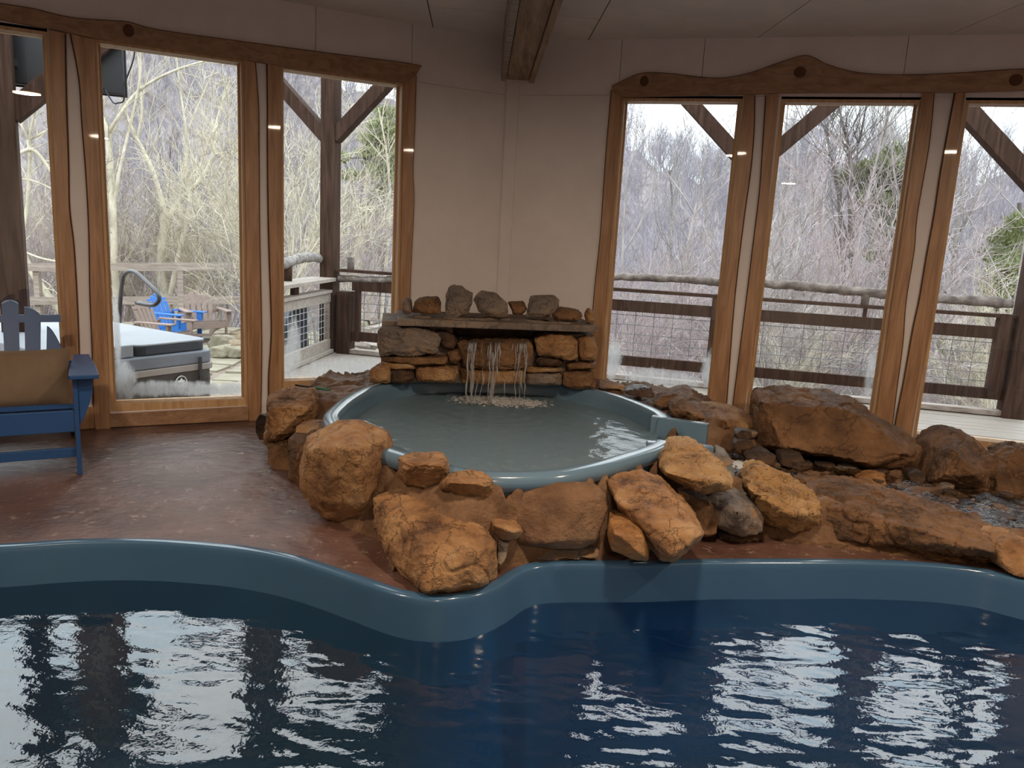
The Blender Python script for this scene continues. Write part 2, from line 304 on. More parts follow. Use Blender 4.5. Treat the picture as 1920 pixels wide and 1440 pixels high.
def wall(name, side, smin, smax):
    root = tag(empty(name, W(side, 0, 0)), kind='structure')
    wins = sorted([w_ for w_ in WIN if w_[0] == side], key=lambda q: q[1])
    def panel(s0, s1, z0, z1):
        m = MB(); wallbox(m, side, s0, s1, z0, z1); o = m.build('panel', PLASTER); to_origin(o); o.parent = root; o.matrix_parent_inverse = Matrix.Translation(-Vector(W(side, 0, 0)))
    g = .002
    seams = {'L': [Wpx('L', 592, 60)[0], Wpx('L', 773, 80)[0]], 'R': [Wpx('R', 1165, 100)[0], Wpx('R', 1320, 100)[0], Wpx('R', 1700, 100)[0]]}[side]
    cuts = sorted([smin]+seams+[smax])
    for a, b in zip(cuts, cuts[1:]): panel(a+g, b-g, HEAD+.02, CEIL_Z)
    edge = smin
    for (_, a, b, z0, nm) in wins:
        panel(edge, a, 0, HEAD+.018); panel(a, b, 0, z0); edge = b
    panel(edge, smax, 0, HEAD+.018)
    bk = MB(); wallbox(bk, side, smin, smax, HEAD+.02, CEIL_Z, .02, WT-.02); o = bk.build('backing', DARKWOOD); o.parent = root; o.matrix_parent_inverse = Matrix.Translation(-Vector(W(side, 0, 0)))
    return root
wall('wall_left', 'L', -6.4, 0.0)
wall('wall_right', 'R', 0.0, 6.2)
Lend = W('L', -6.4, 0); Rend = W('R', 6.2, 0)
BACKY = -3.6
def plainwall(name, p, q, mt=None):
    p = np.asarray(p, float).copy(); q = np.asarray(q, float).copy(); p[2] = q[2] = 0
    d = (q-p)/np.linalg.norm(q-p); n = np.array([d[1], -d[0], 0])*.15
    m = MB(); m.prism([p, q, q+n, p+n], (0, 0, CEIL_Z)); tag(to_origin(m.build(name, mt or PLASTER)), kind='structure')
BL = np.array([Lend[0], BACKY, 0]); BR = np.array([Rend[0], BACKY, 0])
plainwall('wall_west', BL, Lend); plainwall('wall_east', Rend, BR); plainwall('wall_back', BR, BL)
m = MB(); m.prism([CORN, CORN-DL*.03+NL*.02, CORN-DL*.03+NL*.3, CORN+np.array([0, .33, 0]), CORN+DR*.03+NR*.3, CORN+DR*.03+NR*.02], (0, 0, CEIL_Z)); tag(to_origin(recalc(m.build('trim_5', PLASTER))), kind='structure')
# corner batten where the two walls meet
m = MB(); a = Wpx('L', 937, 500)[0]; b_ = Wpx('R', 967, 300)[0]
m.prism([W('L', a, 0, -.001), W('L', 0, 0, -.001), W('R', b_, 0, -.001), W('R', b_, 0, -.012), W('L', 0, 0, -.016), W('L', a, 0, -.012)], (0, 0, 2.72))
tag(to_origin(m.build('trim_3', PLASTER)), kind='structure')
# ceiling: panels with visible joints
cdir = (atz(1145, 0, CEIL_Z)-atz(1107, 68, CEIL_Z)); cdir[2] = 0; cdir /= np.linalg.norm(cdir); cper = np.array([-cdir[1], cdir[0], 0])
if cper[0] < 0: cper = -cper
corg = atz(1107, 68, CEIL_Z); corg[2] = 0
ceil = tag(empty('ceiling', (0, 1.5, CEIL_Z)), kind='structure')
m = MB(); outline = [Lend+NL*.2, CORN+np.array([0, .2, 0]), Rend+NR*.2, BR+np.array([.2, -.2, 0]), BL+np.array([-.2, -.2, 0])]
m.prism([np.array([p[0], p[1], CEIL_Z+.012]) for p in outline], (0, 0, .12)); o = m.build('backing', DARKWOOD, ceil); o.matrix_parent_inverse = Matrix.Translation((0, -1.5, -CEIL_Z))
def clip(poly, hp):                   # Sutherland-Hodgman: keep the side where (p-a).n<=0
    a, n = hp; out = []
    for i in range(len(poly)):
        p, q = poly[i], poly[(i+1) % len(poly)]; dp, dq = (p-a)@n, (q-a)@n
        if dp <= 0: out.append(p)
        if dp*dq < 0: out.append(p+(q-p)*(dp/(dp-dq)))
    return out
room_hp = [(CORN, NL), (CORN, NR), (BL, np.array([-1., 0, 0])), (BR, np.array([1., 0, 0])), (BL, np.array([0, -1., 0]))]
for i in range(-7, 7):
    for j in range(-5, 7):
        offs = .28 if i % 2 else 0.0
        x0, x1 = i*1.22+.004, (i+1)*1.22-.004; y0, y1 = (j*2.0-.35)*1.0+offs*3+.004, ((j+1)*2.0-.35)+offs*3-.004
        poly = [corg+cper*a+cdir*b for a, b in ((x0, y0), (x1, y0), (x1, y1), (x0, y1))]
        for hp in room_hp:
            if poly: poly = clip(poly, hp)
        if len(poly) > 2:
            m = MB(); m.prism([np.array([p[0], p[1], CEIL_Z]) for p in poly], (0, 0, .011)); o = m.build('panel', CEILM); recalc(o); to_origin(o); o.parent = ceil
            o.matrix_parent_inverse = Matrix.Translation((0, -1.5, -CEIL_Z))
# beam running out of the corner over the room
be = tag(empty('trim_4', (0, 6.5, 2.72)), kind='structure')
def addto(root, o): o.parent = root; o.matrix_parent_inverse = Matrix.Translation(-root.location); return o
bl0, br0 = atz(945, 162, 2.71), atz(990, 162, 2.71); bl1, br1 = atz(982, -60, 2.71), atz(1062, -60, 2.71)
bd = ((bl1+br1)/2-(bl0+br0)/2); bd /= np.linalg.norm(bd); bc = (bl0+br0)/2; bper = np.array([-bd[1], bd[0], 0])
if bper[0] < 0: bper = -bper
bc = bc-bd*(bc[1]-6.45)/bd[1] if bc[1] > 6.45 else bc
far = bc+bd*9.6; hw = .085
def beam_piece(name, x0, x1, z0, z1, mt, jag=0):
    m = MB(); n = 40; P = [bc+(far-bc)*i/n for i in range(n+1)]; secs = []
    for i, p in enumerate(P):
        j = jag*mnoise.noise(Vector((i*.9, x0*9, 0))); secs.append([p+bper*(x0+j)+np.array([0, 0, z0-p[2]+abs(j)*.5]), p+bper*(x1)+np.array([0, 0, z0-p[2]]), p+bper*x1+np.array([0, 0, z1-p[2]]), p+bper*(x0+j)+np.array([0, 0, z1-p[2]])])
    vs = [q for s_ in secs for q in s_]; fs = [(3, 2, 1, 0), (n*4, n*4+1, n*4+2, n*4+3)]
    for i in range(n):
        for k in range(4): fs.append((i*4+k, i*4+(k+1) % 4, i*4+4+(k+1) % 4, i*4+4+k))
    m.add(vs, fs); o = recalc(m.build(name, mt)); return addto(be, o)
beam_piece('soffit_board', -hw, hw, 2.715, 2.735, BEAMW)
beam_piece('side_board', -hw-.045, -hw-.006, 2.70, CEIL_Z-.002, GREYWOOD, .012)
beam_piece('side_board', hw+.006, hw+.045, 2.70, CEIL_Z-.002, BEAMW, 0)
beam_piece('core', -hw, hw, 2.74, CEIL_Z-.002, DARKWOOD)

# ------------------------------------------------------------------ windows
for (side, s0, s1, z0, nm) in WIN:
    root = tag(empty(nm, W(side, (s0+s1)/2, z0)), kind='structure')
    t_ = .022
    for k, (a, b, c, d) in enumerate(((s0, s0+t_, z0, HEAD), (s1-t_, s1, z0, HEAD), (s0+t_, s1-t_, z0, z0+.055), (s0+t_, s1-t_, HEAD-t_, HEAD))):
        m = MB(); wallbox(m, side, a, b, c, d, -.002, .135); addto(root, to_origin(m.build('jamb', PINEL)))
    for (a, b, c, d) in ((s0+t_, s0+t_+.014, z0+t_, HEAD-t_), (s1-t_-.014, s1-t_, z0+t_, HEAD-t_)):
        m = MB(); wallbox(m, side, a, b, c, d, .088, .104); addto(root, to_origin(m.build('glazing_bead', PINEL)))
    m = MB(); wallbox(m, side, s0+t_, s1-t_, z0+.05, HEAD-t_, .106, .112); addto(root, to_origin(m.build('glass', GLASS)))
def fogmat(name, blobs, dens, streak=False):
    # condensation: a thin whitish film whose ragged patches are laid out in metres on the pane
    m = bpy.data.materials.new(name); m.use_nodes = True; t = m.node_tree; t.nodes.clear()
    tc = N(t, 'ShaderNodeTexCoord'); acc = None
    for (sx_, sz, rx, rz_) in blobs:
        mp = N(t, 'ShaderNodeMapping', vector_type='POINT'); mp.inputs['Location'].default_value = (-sx_/rx, 0, -sz/rz_); mp.inputs['Scale'].default_value = (1/rx, 0, 1/rz_)
        L(t, tc.outputs['Object'], mp.inputs[0]); ln = N(t, 'ShaderNodeVectorMath', operation='LENGTH'); L(t, mp.outputs[0], ln.inputs[0])
        mrr = N(t, 'ShaderNodeMapRange', interpolation_type='SMOOTHSTEP'); mrr.inputs[1].default_value = .3; mrr.inputs[2].default_value = 1.35; mrr.inputs[3].default_value = 1.0; mrr.inputs[4].default_value = 0.0; L(t, ln.outputs['Value'], mrr.inputs[0])
        if acc is None: acc = mrr.outputs[0]
        else:
            mx = N(t, 'ShaderNodeMath', operation='MAXIMUM'); L(t, acc, mx.inputs[0]); L(t, mrr.outputs[0], mx.inputs[1]); acc = mx.outputs[0]
    n = N(t, 'ShaderNodeTexNoise', Scale=14.0, Detail=8.0, Roughness=.7); mp = N(t, 'ShaderNodeMapping'); mp.inputs['Scale'].default_value = (1.0, 1, .45)
    L(t, tc.outputs['Object'], mp.inputs[0]); L(t, mp.outputs[0], n.inputs['Vector'])
    hf = N(t, 'ShaderNodeMath', operation='MULTIPLY'); hf.inputs[1].default_value = .62; L(t, acc, hf.inputs[0]); ad = N(t, 'ShaderNodeMath', operation='ADD'); L(t, hf.outputs[0], ad.inputs[0]); L(t, n.outputs[0], ad.inputs[1])
    mr2 = N(t, 'ShaderNodeMapRange', interpolation_type='SMOOTHSTEP'); mr2.inputs[1].default_value = .72; mr2.inputs[2].default_value = 1.22; mr2.inputs[4].default_value = dens; L(t, ad.outputs[0], mr2.inputs[0])
    tr = N(t, 'ShaderNodeBsdfTransparent'); df = N(t, 'ShaderNodeBsdfTranslucent'); df.inputs[0].default_value = (.9, .9, .9, 1); mx = N(t, 'ShaderNodeMixShader')
    L(t, mr2.outputs[0], mx.inputs[0]); L(t, tr.outputs[0], mx.inputs[1]); L(t, df.outputs[0], mx.inputs[2]); o = N(t, 'ShaderNodeOutputMaterial'); L(t, mx.outputs[0], o.inputs[0]); return m
def fog(side, s0, s1, z0, z1, mt, nm):
    D, n = WALLS[side]; o = MB().box((-(s1-s0)/2, -.0006, 0), ((s1-s0)/2, .0006, z1-z0)).build('condensation', mt)
    base = W(side, (s0+s1)/2, z0, .1035)
    for ob in bpy.data.objects:
        if ob.name == nm: root = ob
    o.parent = root; o.matrix_parent_inverse = Matrix.Translation(-root.location)
    o.location = base; o.rotation_euler = (0, 0, math.atan2(D[1], D[0])); o['kind'] = 'stuff'
fog('L', W2l+.03, W2r-.03, .18, 1.2, fogmat('condensation_hot_tub', [(-.12, .07, .46, .075), (.12, .05, .34, .06), (-.37, .13, .10, .20), (-.41, .5, .03, .36), (.34, .05, .14, .07)], .75), 'window_2')
fog('L', W3l+.03, W3r-.03, .27, 1.3, fogmat('condensation_deck', [(.05, .08, .48, .14), (-.35, .25, .07, .35), (-.40, .1, .1, .3)], .5), 'window_3')
fog('R', W4l+.03, W4r-.03, .15, 1.2, fogmat('condensation_rail', [(-.38, .36, .10, .22), (.02, .24, .46, .10), (.41, .34, .07, .2), (0, .10, .46, .16)], .55), 'window_4')
fog('R', W5l+.03, W5r-.03, .15, 1.0, fogmat('condensation_strip', [(.42, .42, .055, .3), (-.42, .1, .1, .2)], .3), 'window_5')

def board(root, name, side, inner, outer, mt, floor=True, off=-.028, bark=True):
    I = [Wpx(side, u, v, off) for u, v in inner]; O = [Wpx(side, u, v, off) for u, v in outer]
    if floor: I.append((I[-1][0], 0.0)); O.append((O[-1][0], 0.0))
    if len(O) > 2:                    # smooth the live edge
        O = [tuple(q) for q in spline([np.array(q) for q in O], 5)]
    D, n = WALLS[side]; poly = [W(side, s, z, off) for s, z in I]+[W(side, s, z, off) for s, z in O[::-1]]
    m = MB(); m.prism(poly, n*(-off-.0005)); o = recalc(m.build(name, mt)); to_origin(o); addto(root, o)
    if bark and len(O) > 2:
        sg = 1 if sum(q[0] for q in O)/len(O) < sum(q[0] for q in I)/len(I) else -1
        mb = MB(); P = []
        for q in O: P.append(W(side, q[0]-sg*(.004 if floor else 0), q[1]+(0 if floor else .003), off*.55))
        mb.tube(P, .005, 5); e = mb.build('bark_edge', BARKEDGE, smooth=True); to_origin(e); addto(root, e)
    return o
def win(nm): return [o for o in bpy.data.objects if o.name == nm][0]
board(win('window_1'), 'trim_board', 'L', [(90, 56), (119, 600), (130, 790)], [(121, 62), (123, 181), (127, 303), (129, 390), (137, 459), (143, 556), (147, 660), (148, 780)], PINE)
board(win('window_2'), 'trim_board', 'L', [(177, 74), (206, 758), (207, 790)], [(133, 63), (149, 147), (155, 234), (163, 338), (168, 442), (170, 556), (174, 660), (177, 770)], PINE)
board(win('window_2'), 'trim_board', 'L', [(457, 112), (466, 757), (467, 780)], [(478, 117), (484, 200), (485, 300), (486, 440), (490, 644), (488, 780)], PINE)
board(win('window_3'), 'trim_board', 'L', [(525, 124), (528, 700)], [(502, 119), (503, 200), (503, 300), (505, 440), (510, 600), (509, 650), (505, 710)], PINE)
board(win('window_3'), 'trim_board', 'L', [(759, 156), (750, 580), (747, 700)], [(780, 141), (778, 225), (774, 319), (776, 375), (771, 487), (769, 536), (765, 700)], PINE)
m = MB(); m.prism([W('L', *Wpx('L', u, v, -.03), -.03) for u, v in ((207, 777), (466, 763), (466, 788), (206, 801))], NL*.029); addto(win('window_2'), to_origin(recalc(m.build('sill_board', PINEX))))
m = MB(); m.prism([W('L', *Wpx('L', u, v, -.02), -.02) for u, v in ((148, 765), (177, 763), (178, 803), (150, 805))], NL*.019); addto(win('window_1'), to_origin(recalc(m.build('base_board', PINE))))
board(win('window_4'), 'trim_board', 'R', [(1166, 183), (1133, 600), (1125, 700)], [(1147, 168), (1138, 273), (1132, 359), (1126, 444), (1113, 572), (1108, 700)], PINE)
board(win('window_4'), 'trim_board', 'R', [(1396, 177), (1346, 600), (1330, 760)], [(1414, 178), (1413, 240), (1407, 316), (1395, 402), (1382, 508), (1373, 600), (1361, 760)], PINE)
board(win('window_5'), 'trim_board', 'R', [(1461, 174), (1422, 600), (1396, 765)], [(1437, 178), (1431, 273), (1425, 359), (1412, 466), (1399, 572), (1374, 768)], PINE)
board(win('window_5'), 'trim_board', 'R', [(1730, 173), (1668, 600), (1642, 785)], [(1751, 175), (1741, 273), (1719, 402), (1713, 470), (1698, 565), (1692, 644), (1681, 728), (1674, 783)], PINE)
board(win('window_6'), 'trim_board', 'R', [(1811, 174), (1744, 617), (1712, 800)], [(1792, 174), (1766, 316), (1753, 402), (1739, 478), (1725, 561), (1713, 617), (1696, 714), (1682, 783)], PINE)
t1 = tag(empty('trim_1', W('L', -1.8, HEAD)), kind='structure'); t2 = tag(empty('trim_2', W('R', 2.6, HEAD)), kind='structure')
board(t1, 'header_board', 'L', [(-260, -45), (0, 36), (89, 53), (175, 71), (280, 86), (457, 112), (525, 123), (759, 155), (780, 141)],
      [(-260, -60), (-100, -12), (0, 7), (58, 16), (131, 33), (204, 39), (241, 42), (300, 57), (467, 80), (592, 97), (742, 116), (791, 124)], PINEX, floor=False, off=-.034)
board(t2, 'header_board', 'R', [(1147, 170), (1166, 182), (1397, 177), (1461, 174), (1732, 173), (1811, 173), (1920, 169), (2250, 160)],
      [(1147, 162), (1198, 139), (1249, 138), (1339, 147), (1399, 139), (1467, 116), (1506, 105), (1527, 109), (1553, 122), (1612, 137), (1698, 141), (1805, 137), (1920, 130), (2250, 118)], PINEX, floor=False, off=-.034)
for side, root, (u, v) in (('L', t1, (241, 57)), ('R', t2, (1500, 135)), ('R', t2, (1208, 152)), ('R', t2, (1905, 150))):
    s_, z_ = Wpx(side, u, v, -.036); m = MB(); D, n = WALLS[side]
    ring = [W(side, s_+.034*math.cos(a)*(1.25 if u > 1300 else 1), z_+.04*math.sin(a), -.0365) for a in np.linspace(0, 2*math.pi, 17)[:-1]]
    m.prism(ring, n*.004); addto(root, to_origin(recalc(m.build('knot', BARKEDGE))))

# ------------------------------------------------------------------ pool outline, floor, shell and water
pool_px = [(-30, 1026), (100, 1018), (200, 1014), (300, 1015), (400, 1022), (480, 1031), (560, 1047), (650, 1075), (740, 1106), (790, 1119), (860, 1118), (920, 1098), (960, 1070), (1000, 1058), (1060, 1055),
           (1200, 1056), (1300, 1053), (1500, 1052), (1700, 1056), (1850, 1071), (1920, 1090)]
pool_pts = [atz(u, v, 0) for u, v in pool_px]+[np.array(p) for p in ((3.1, 3.1, 0), (3.7, 2.4, 0), (3.8, 1.6, 0), (3.3, .85, 0), (2.2, .62, 0), (0, .6, 0), (-2.2, .62, 0), (-3.5, .85, 0), (-4.0, 1.7, 0), (-3.8, 2.5, 0), (-3.2, 3.05, 0))]
def resample(path, step, sm=2):
    P = np.array([[p[0], p[1], 0.0] for p in path]); Q = np.vstack([P, P[:1]]); s_ = np.concatenate([[0], np.cumsum(np.linalg.norm(np.diff(Q, axis=0), axis=1))])
    t_ = np.linspace(0, s_[-1], int(s_[-1]/step)+1)[:-1]; R = np.stack([np.interp(t_, s_, Q[:, k]) for k in range(3)], -1)
    for _ in range(sm): R = .5*R+.25*(np.roll(R, 1, 0)+np.roll(R, -1, 0))
    return [r for r in R]
POOL = resample(spline(pool_pts, 5, closed=True), .06)     # clockwise seen from above
def inset(path, d):
    n = len(path); out = []
    for i in range(n):
        a, b = path[(i-2) % n], path[(i+2) % n]; t_ = b-a; t_[2] = 0; t_ = t_/(np.linalg.norm(t_)+1e-9)
        out.append(path[i]+np.array([t_[1], -t_[0], 0])*d)
    return out
def sweep(mb, path, prof, closed=True, insetf=inset):
    rings = []
    for (d, z) in prof:
        r = insetf(path, d); rings.append([np.array([p[0], p[1], z]) for p in r])
    n = len(path); vs = [p for r in rings for p in r]; fs = []
    for k in range(len(prof)-1):
        for i in range(n if closed else n-1): fs.append((k*n+i, k*n+(i+1) % n, (k+1)*n+(i+1) % n, (k+1)*n+i))
    k0 = len(mb.v); mb.add(vs, fs); return k0+(len(prof)-1)*n, n
outer = [Lend+NL*.1, CORN+np.array([0, .15, 0]), Rend+NR*.1, BR+np.array([.1, -.1, 0]), BL+np.array([-.1, -.1, 0])]
op = [Vector((p[0], p[1], 0)) for p in outer]; hp_ = [Vector((p[0], p[1], 0)) for p in POOL]
tris = tessellate_polygon([op, hp_]); V_ = op+hp_
m = MB(); m.add([tuple(v) for v in V_], [tuple(t) for t in tris])
bmf = bmesh.new(); me = bpy.data.meshes.new('floor'); me.from_pydata(m.v, [], m.f); bmf.from_mesh(me)
bmesh.ops.recalc_face_normals(bmf, faces=bmf.faces)
for f in bmf.faces:
    if f.normal.z < 0: f.normal_flip()
# slab lip down into the pool
bmf.to_mesh(me); bmf.free(); me.materials.append(FLOORM); fl = bpy.data.objects.new('floor', me); COL.objects.link(fl); tag(fl, kind='structure')
m = MB(); sweep(m, POOL, [(0, 0), (0.001, -.08)]); lp = m.build('floor_edge', MORTAR); lp.parent = fl
m = MB(); k, n = sweep(m, POOL, [(-.01, -.06), (-.006, .004), (.002, .015), (.010, .018), (.046, .018), (.054, .015), (.058, .006), (.060, -.02), (.064, -.05), (.08, -.25), (.13, -.95), (.2, -1.12), (.35, -1.2)])
pool = tag(empty('swimming_pool', (0, 2, -1.25)), 'large kidney-shaped blue pool filling the near floor in front of the rocks', 'pool')
o = recalc(m.build('shell', SHELL, smooth=True)); addto(pool, o)
bm_ = bmesh.new(); bm_.from_mesh(o.data); up = sum(f.normal.z for f in bm_.faces if f.calc_center_median().z > .012)
if up < 0: bmesh.ops.reverse_faces(bm_, faces=bm_.faces); bm_.to_mesh(o.data)
bm_.free()
base = inset(POOL, .30)
def poolfloor(name, cond, z, mt):
    ps = [p for p in base]
    poly = [np.array([p[0], p[1], 0]) for p in ps]
    for hp in cond: poly = clip(poly, hp)
    tr_ = tessellate_polygon([[Vector((p[0], p[1], 0)) for p in poly]])
    m = MB(); m.add([(p[0], p[1], z) for p in poly], [tuple(t) for t in tr_]); return addto(pool, m.build(name, mt))
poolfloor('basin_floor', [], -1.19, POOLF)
# points on a left-right divide of the pool; the floor stays flat
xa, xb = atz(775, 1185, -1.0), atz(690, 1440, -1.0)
def grid(name, x0, x1, y0, y1, st, fz, mt, keep=None, smooth=True):
    xs = np.arange(x0, x1+st/2, st); ys = np.arange(y0, y1+st/2, st); X, Y = np.meshgrid(xs, ys); Z = fz(X, Y)
    nx, ny = len(xs), len(ys); idx = np.arange(nx*ny).reshape(ny, nx)
    q = np.stack([idx[:-1, :-1], idx[:-1, 1:], idx[1:, 1:], idx[1:, :-1]], -1).reshape(-1, 4)
    co = np.stack([X, Y, Z], -1).reshape(-1, 3).astype(np.float32)
    if keep is not None:
        kp = keep(co[q].mean(1)); q = q[kp]
        used = np.unique(q); rm = -np.ones(len(co), int); rm[used] = np.arange(len(used)); co = co[used]; q = rm[q]
    return fast_mesh(name, co, q, mt, smooth)
def fast_mesh(name, co, q, mt, smooth=False):
    me = bpy.data.meshes.new(name); k = q.shape[1]; me.vertices.add(len(co)); me.vertices.foreach_set('co', np.ascontiguousarray(co, np.float32).ravel())
    me.loops.add(q.size); me.loops.foreach_set('vertex_index', np.ascontiguousarray(q, np.int32).ravel())
    me.polygons.add(len(q)); me.polygons.foreach_set('loop_start', np.arange(0, q.size, k, dtype=np.int32)); me.polygons.foreach_set('loop_total', np.full(len(q), k, np.int32))
    if smooth: me.polygons.foreach_set('use_smooth', np.ones(len(q), bool))
    me.update(calc_edges=True); me.validate(); me.materials.append(mt); o = bpy.data.objects.new(name, me); COL.objects.link(o); return o
def waves(X, Y, comps, amp):
    Z = np.zeros_like(X)
    for (lam, ang, a, ph) in comps:
        kx, ky = 2*math.pi/lam*math.cos(ang), 2*math.pi/lam*math.sin(ang)
        Z += a*np.sin(kx*X+ky*Y+ph+1.1*np.sin(1.7*X+ph)+.9*np.sin(2.3*Y+2*ph))
    return Z*amp
def inside(path):
    P = np.array([[p[0], p[1]] for p in path]); Q = np.roll(P, -1, 0)
    def f(co):
        r = np.zeros(len(co), bool); x, y = co[:, 0], co[:, 1]
        for (x0, y0), (x1, y1) in zip(P, Q):
            c = ((y0 > y) != (y1 > y)); r ^= c & (x < (x1-x0)*(y-y0)/(y1-y0+1e-12)+x0)
        return r
    return f
comps = [(rng.uniform(.10, .15), rng.uniform(1.0, 1.9), .00045, rng.uniform(0, 6)) for _ in range(4)]+[(rng.uniform(.22, .45), rng.uniform(.6, 2.3), .0006, rng.uniform(0, 6)) for _ in range(4)]+[(rng.uniform(.055, .085), rng.uniform(.9, 2.1), .00028, rng.uniform(0, 6)) for _ in range(6)]
PWZ = -.165
def pw(X, Y): return PWZ+waves(X, Y, comps, 1.0)*(.65+.35*np.sin(X*.9+.4))
o = grid('pool_water', -4.1, 3.9, .55, 3.75, .0165, pw, WATER, keep=inside(inset(POOL, .055)))
tag(o, 'dark rippled water surface of the large pool', 'water', kind='structure')
POOL_DIVIDE = (xa, xb)

# ------------------------------------------------------------------ raised spa
SZ = .40
spa_px = [(606, 782), (618, 764), (648, 742), (690, 723)]
spa = [atz(u, v, SZ) for u, v in spa_px]+[np.array([x, y, SZ]) for x, y in ((-.80, 5.72), (-.42, 5.95), (0.0, 6.0), (.38, 5.93))]
spa += [atz(u, v, SZ) for u, v in ((1117, 729), (1171, 742), (1226, 762), (1262, 784))]
spa += [atz(u, v, SZ) for u, v in ((1259, 829), (1180, 860), (1106, 879), (1040, 890), (930, 893), (850, 884), (760, 858), (680, 833), (628, 808))]
SPA = spline(spa, 5, closed=True)
iA, iB = 11*5, 12*5                  # opening for the spout between these indices
openpath = [SPA[(iB+k) % len(SPA)] for k in range(len(SPA)-(iB-iA)+1)]
def inset_open(path, d):
    n = len(path); out = []
    for i in range(n):
        a, b = path[max(i-2, 0)], path[min(i+2, n-1)]; t_ = b-a; t_[2] = 0; t_ = t_/(np.linalg.norm(t_)+1e-9)
        out.append(path[i]+np.array([t_[1], -t_[0], 0])*d)
    return out
spat = tag(empty('raised_spa', (0, 4.7, 0)), 'raised round blue-grey spa ringed by boulders below the stone waterfall', 'hot tub')
m = MB(); sweep(m, openpath, [(.035, .20), (.03, .31), (.0, .325), (-.008, .36), (.0, .392), (.02, .402), (.075, .402), (.095, .392), (.105, .365), (.115, .22)], closed=False, insetf=inset_open)
addto(spat, m.build('rim', SPAF, smooth=True))
m = MB(); k, n = sweep(m, SPA, [(.112, .235), (.13, .10), (.16, -.1), (.24, -.2), (.5, -.25)]); m.f.append(tuple(k+i for i in range(n)))
addto(spat, m.build('basin', SPAB, smooth=True))
# spout: a U-shaped trough leading out to the right
fA, fB = SPA[iA], SPA[iB]            # back and front corners of the opening
eA, eB = atz(1327, 796, SZ), atz(1336, 834, SZ)
nin = np.array([-1, .15, 0])*.14
m = MB()
def wallseg(p, q, th):
    d = (q-p); d[2] = 0; d /= np.linalg.norm(d); s_ = np.array([-d[1], d[0], 0])*th
    m.prism([np.array([*x[:2], .20]) for x in (p, q, q+s_, p+s_)], (0, 0, .20))
wallseg(fA+nin, eA, .055); wallseg(fB+nin, eB, -.055)
m.prism([np.array([*p[:2], .205]) for p in (fA+nin*1.1, eA, eB, fB+nin*1.1)], (0, 0, .035))
o = recalc(m.build('spout', SPAF, bevel=.006)); addto(spat, o)
m = MB(); ed = (eA-eB); ed[2] = 0; ed /= np.linalg.norm(ed); fw = np.array([ed[1], -ed[0], 0])
m.prism([np.array([*p[:2], .19]) for p in (eA-ed*.05, eA-ed*.05+fw*.06, eB+ed*.04+fw*.06, eB+ed*.04)], (0, 0, .045)); addto(spat, recalc(m.build('spout_lip', SPAF)))
comps2 = [(rng.uniform(.09, .2), rng.uniform(0, 6.28), .0006, rng.uniform(0, 6)) for _ in range(8)]+[(rng.uniform(.05, .09), rng.uniform(0, 6.28), .0003, rng.uniform(0, 6)) for _ in range(5)]
def sw(X, Y):
    r = np.hypot(X+.12, Y-5.25); return .288+waves(X, Y, comps2, 1.0)+.004*np.sin(r*55)*np.exp(-r*2.8)
o = grid('spa_water', -1.15, 1.1, 3.5, 5.95, .014, sw, SWATER, keep=inside(inset(SPA, .10)))
tag(o, 'choppy grey-green water surface of the raised spa', 'water', kind='structure')
m = MB(); m.prism([np.array([*p[:2], .258]) for p in (fA+nin*1.6-ed*.03, eA-ed*.056, eB+ed*.056, fB+nin*1.6+ed*.03)], (0, 0, .012)); o = recalc(m.build('water_sheet', SWATER)); addto(spat, o)
SPAXY = inside(inset(SPA, .03))

# ------------------------------------------------------------------ mortared bank that carries the boulders
spaP = np.array([[p[0], p[1]] for p in SPA])
def sstep(a, b, x):
    t_ = np.clip((x-a)/(b-a), 0, 1); return t_*t_*(3-2*t_)
def spadist(X, Y):
    d = np.full(X.shape, 9.)
    for p in spaP[::2]: d = np.minimum(d, np.hypot(X-p[0], Y-p[1]))
    return d
def fbm(X, Y, sc_, seed=0.0, oct_=4):
    Z = np.empty(X.shape); f_ = X.ravel(); g_ = Y.ravel(); o_ = np.empty(len(f_))
    for i in range(len(f_)): o_[i] = mnoise.fractal(Vector((f_[i]*sc_, g_[i]*sc_, seed)), .6, 2.0, oct_)
    return o_.reshape(X.shape)
poolP = np.array([[p[0], p[1]] for p in POOL])
def pooldist(X, Y):
    d = np.full(X.shape, 9.)
    for p in poolP: d = np.minimum(d, np.hypot(X-p[0], Y-p[1]))
    return d
def bed_line(X, a):                  # front and back edges of the stream as functions of x
    return np.interp(X, [1.1, 1.5, 2.0, 2.6, 3.2, 4.2], a)
def bankz(X, Y):
    d = spadist(X, Y); back = sstep(4.75, 5.15, Y)
    wd_ = .16+.30*sstep(-.62, -.42, X)*(1-sstep(-.2, .0, X)); h1 = .355*(1-sstep(.0, wd_, d)*(1-back*sstep(-1.62, -1.45, X)))
    h1 *= sstep(-1.72, -1.5, X)*(1-sstep(1.35, 2.2, X))
    yf, yb = bed_line(X, [4.2, 4.02, 3.95, 3.85, 3.7, 3.5]), bed_line(X, [4.9, 5.15, 5.2, 5.0, 4.75, 4.5])
    zb = np.interp(X, [1.1, 1.3, 1.6, 2.2, 2.8, 3.4, 4.2], [.20, .17, .15, .11, .085, .07, .05])
    prof = sstep(yf-.22, yf-.02, Y)*(1-sstep(yb+.15, yb+.45, Y))*sstep(.9, 1.15, X)
    side = .06*(1-sstep(yf-.02, yf+.1, Y))+.16*sstep(yb-.05, yb+.12, Y)
    h2 = (zb+side)*prof
    h = np.maximum(h1, h2)
    pdist = pooldist(X, Y); h = h*sstep(.0, .12, pdist); h += (.035*N1+.014*N2)*sstep(.0, .08, h)
    return h-.03*(1-sstep(0, .03, h))
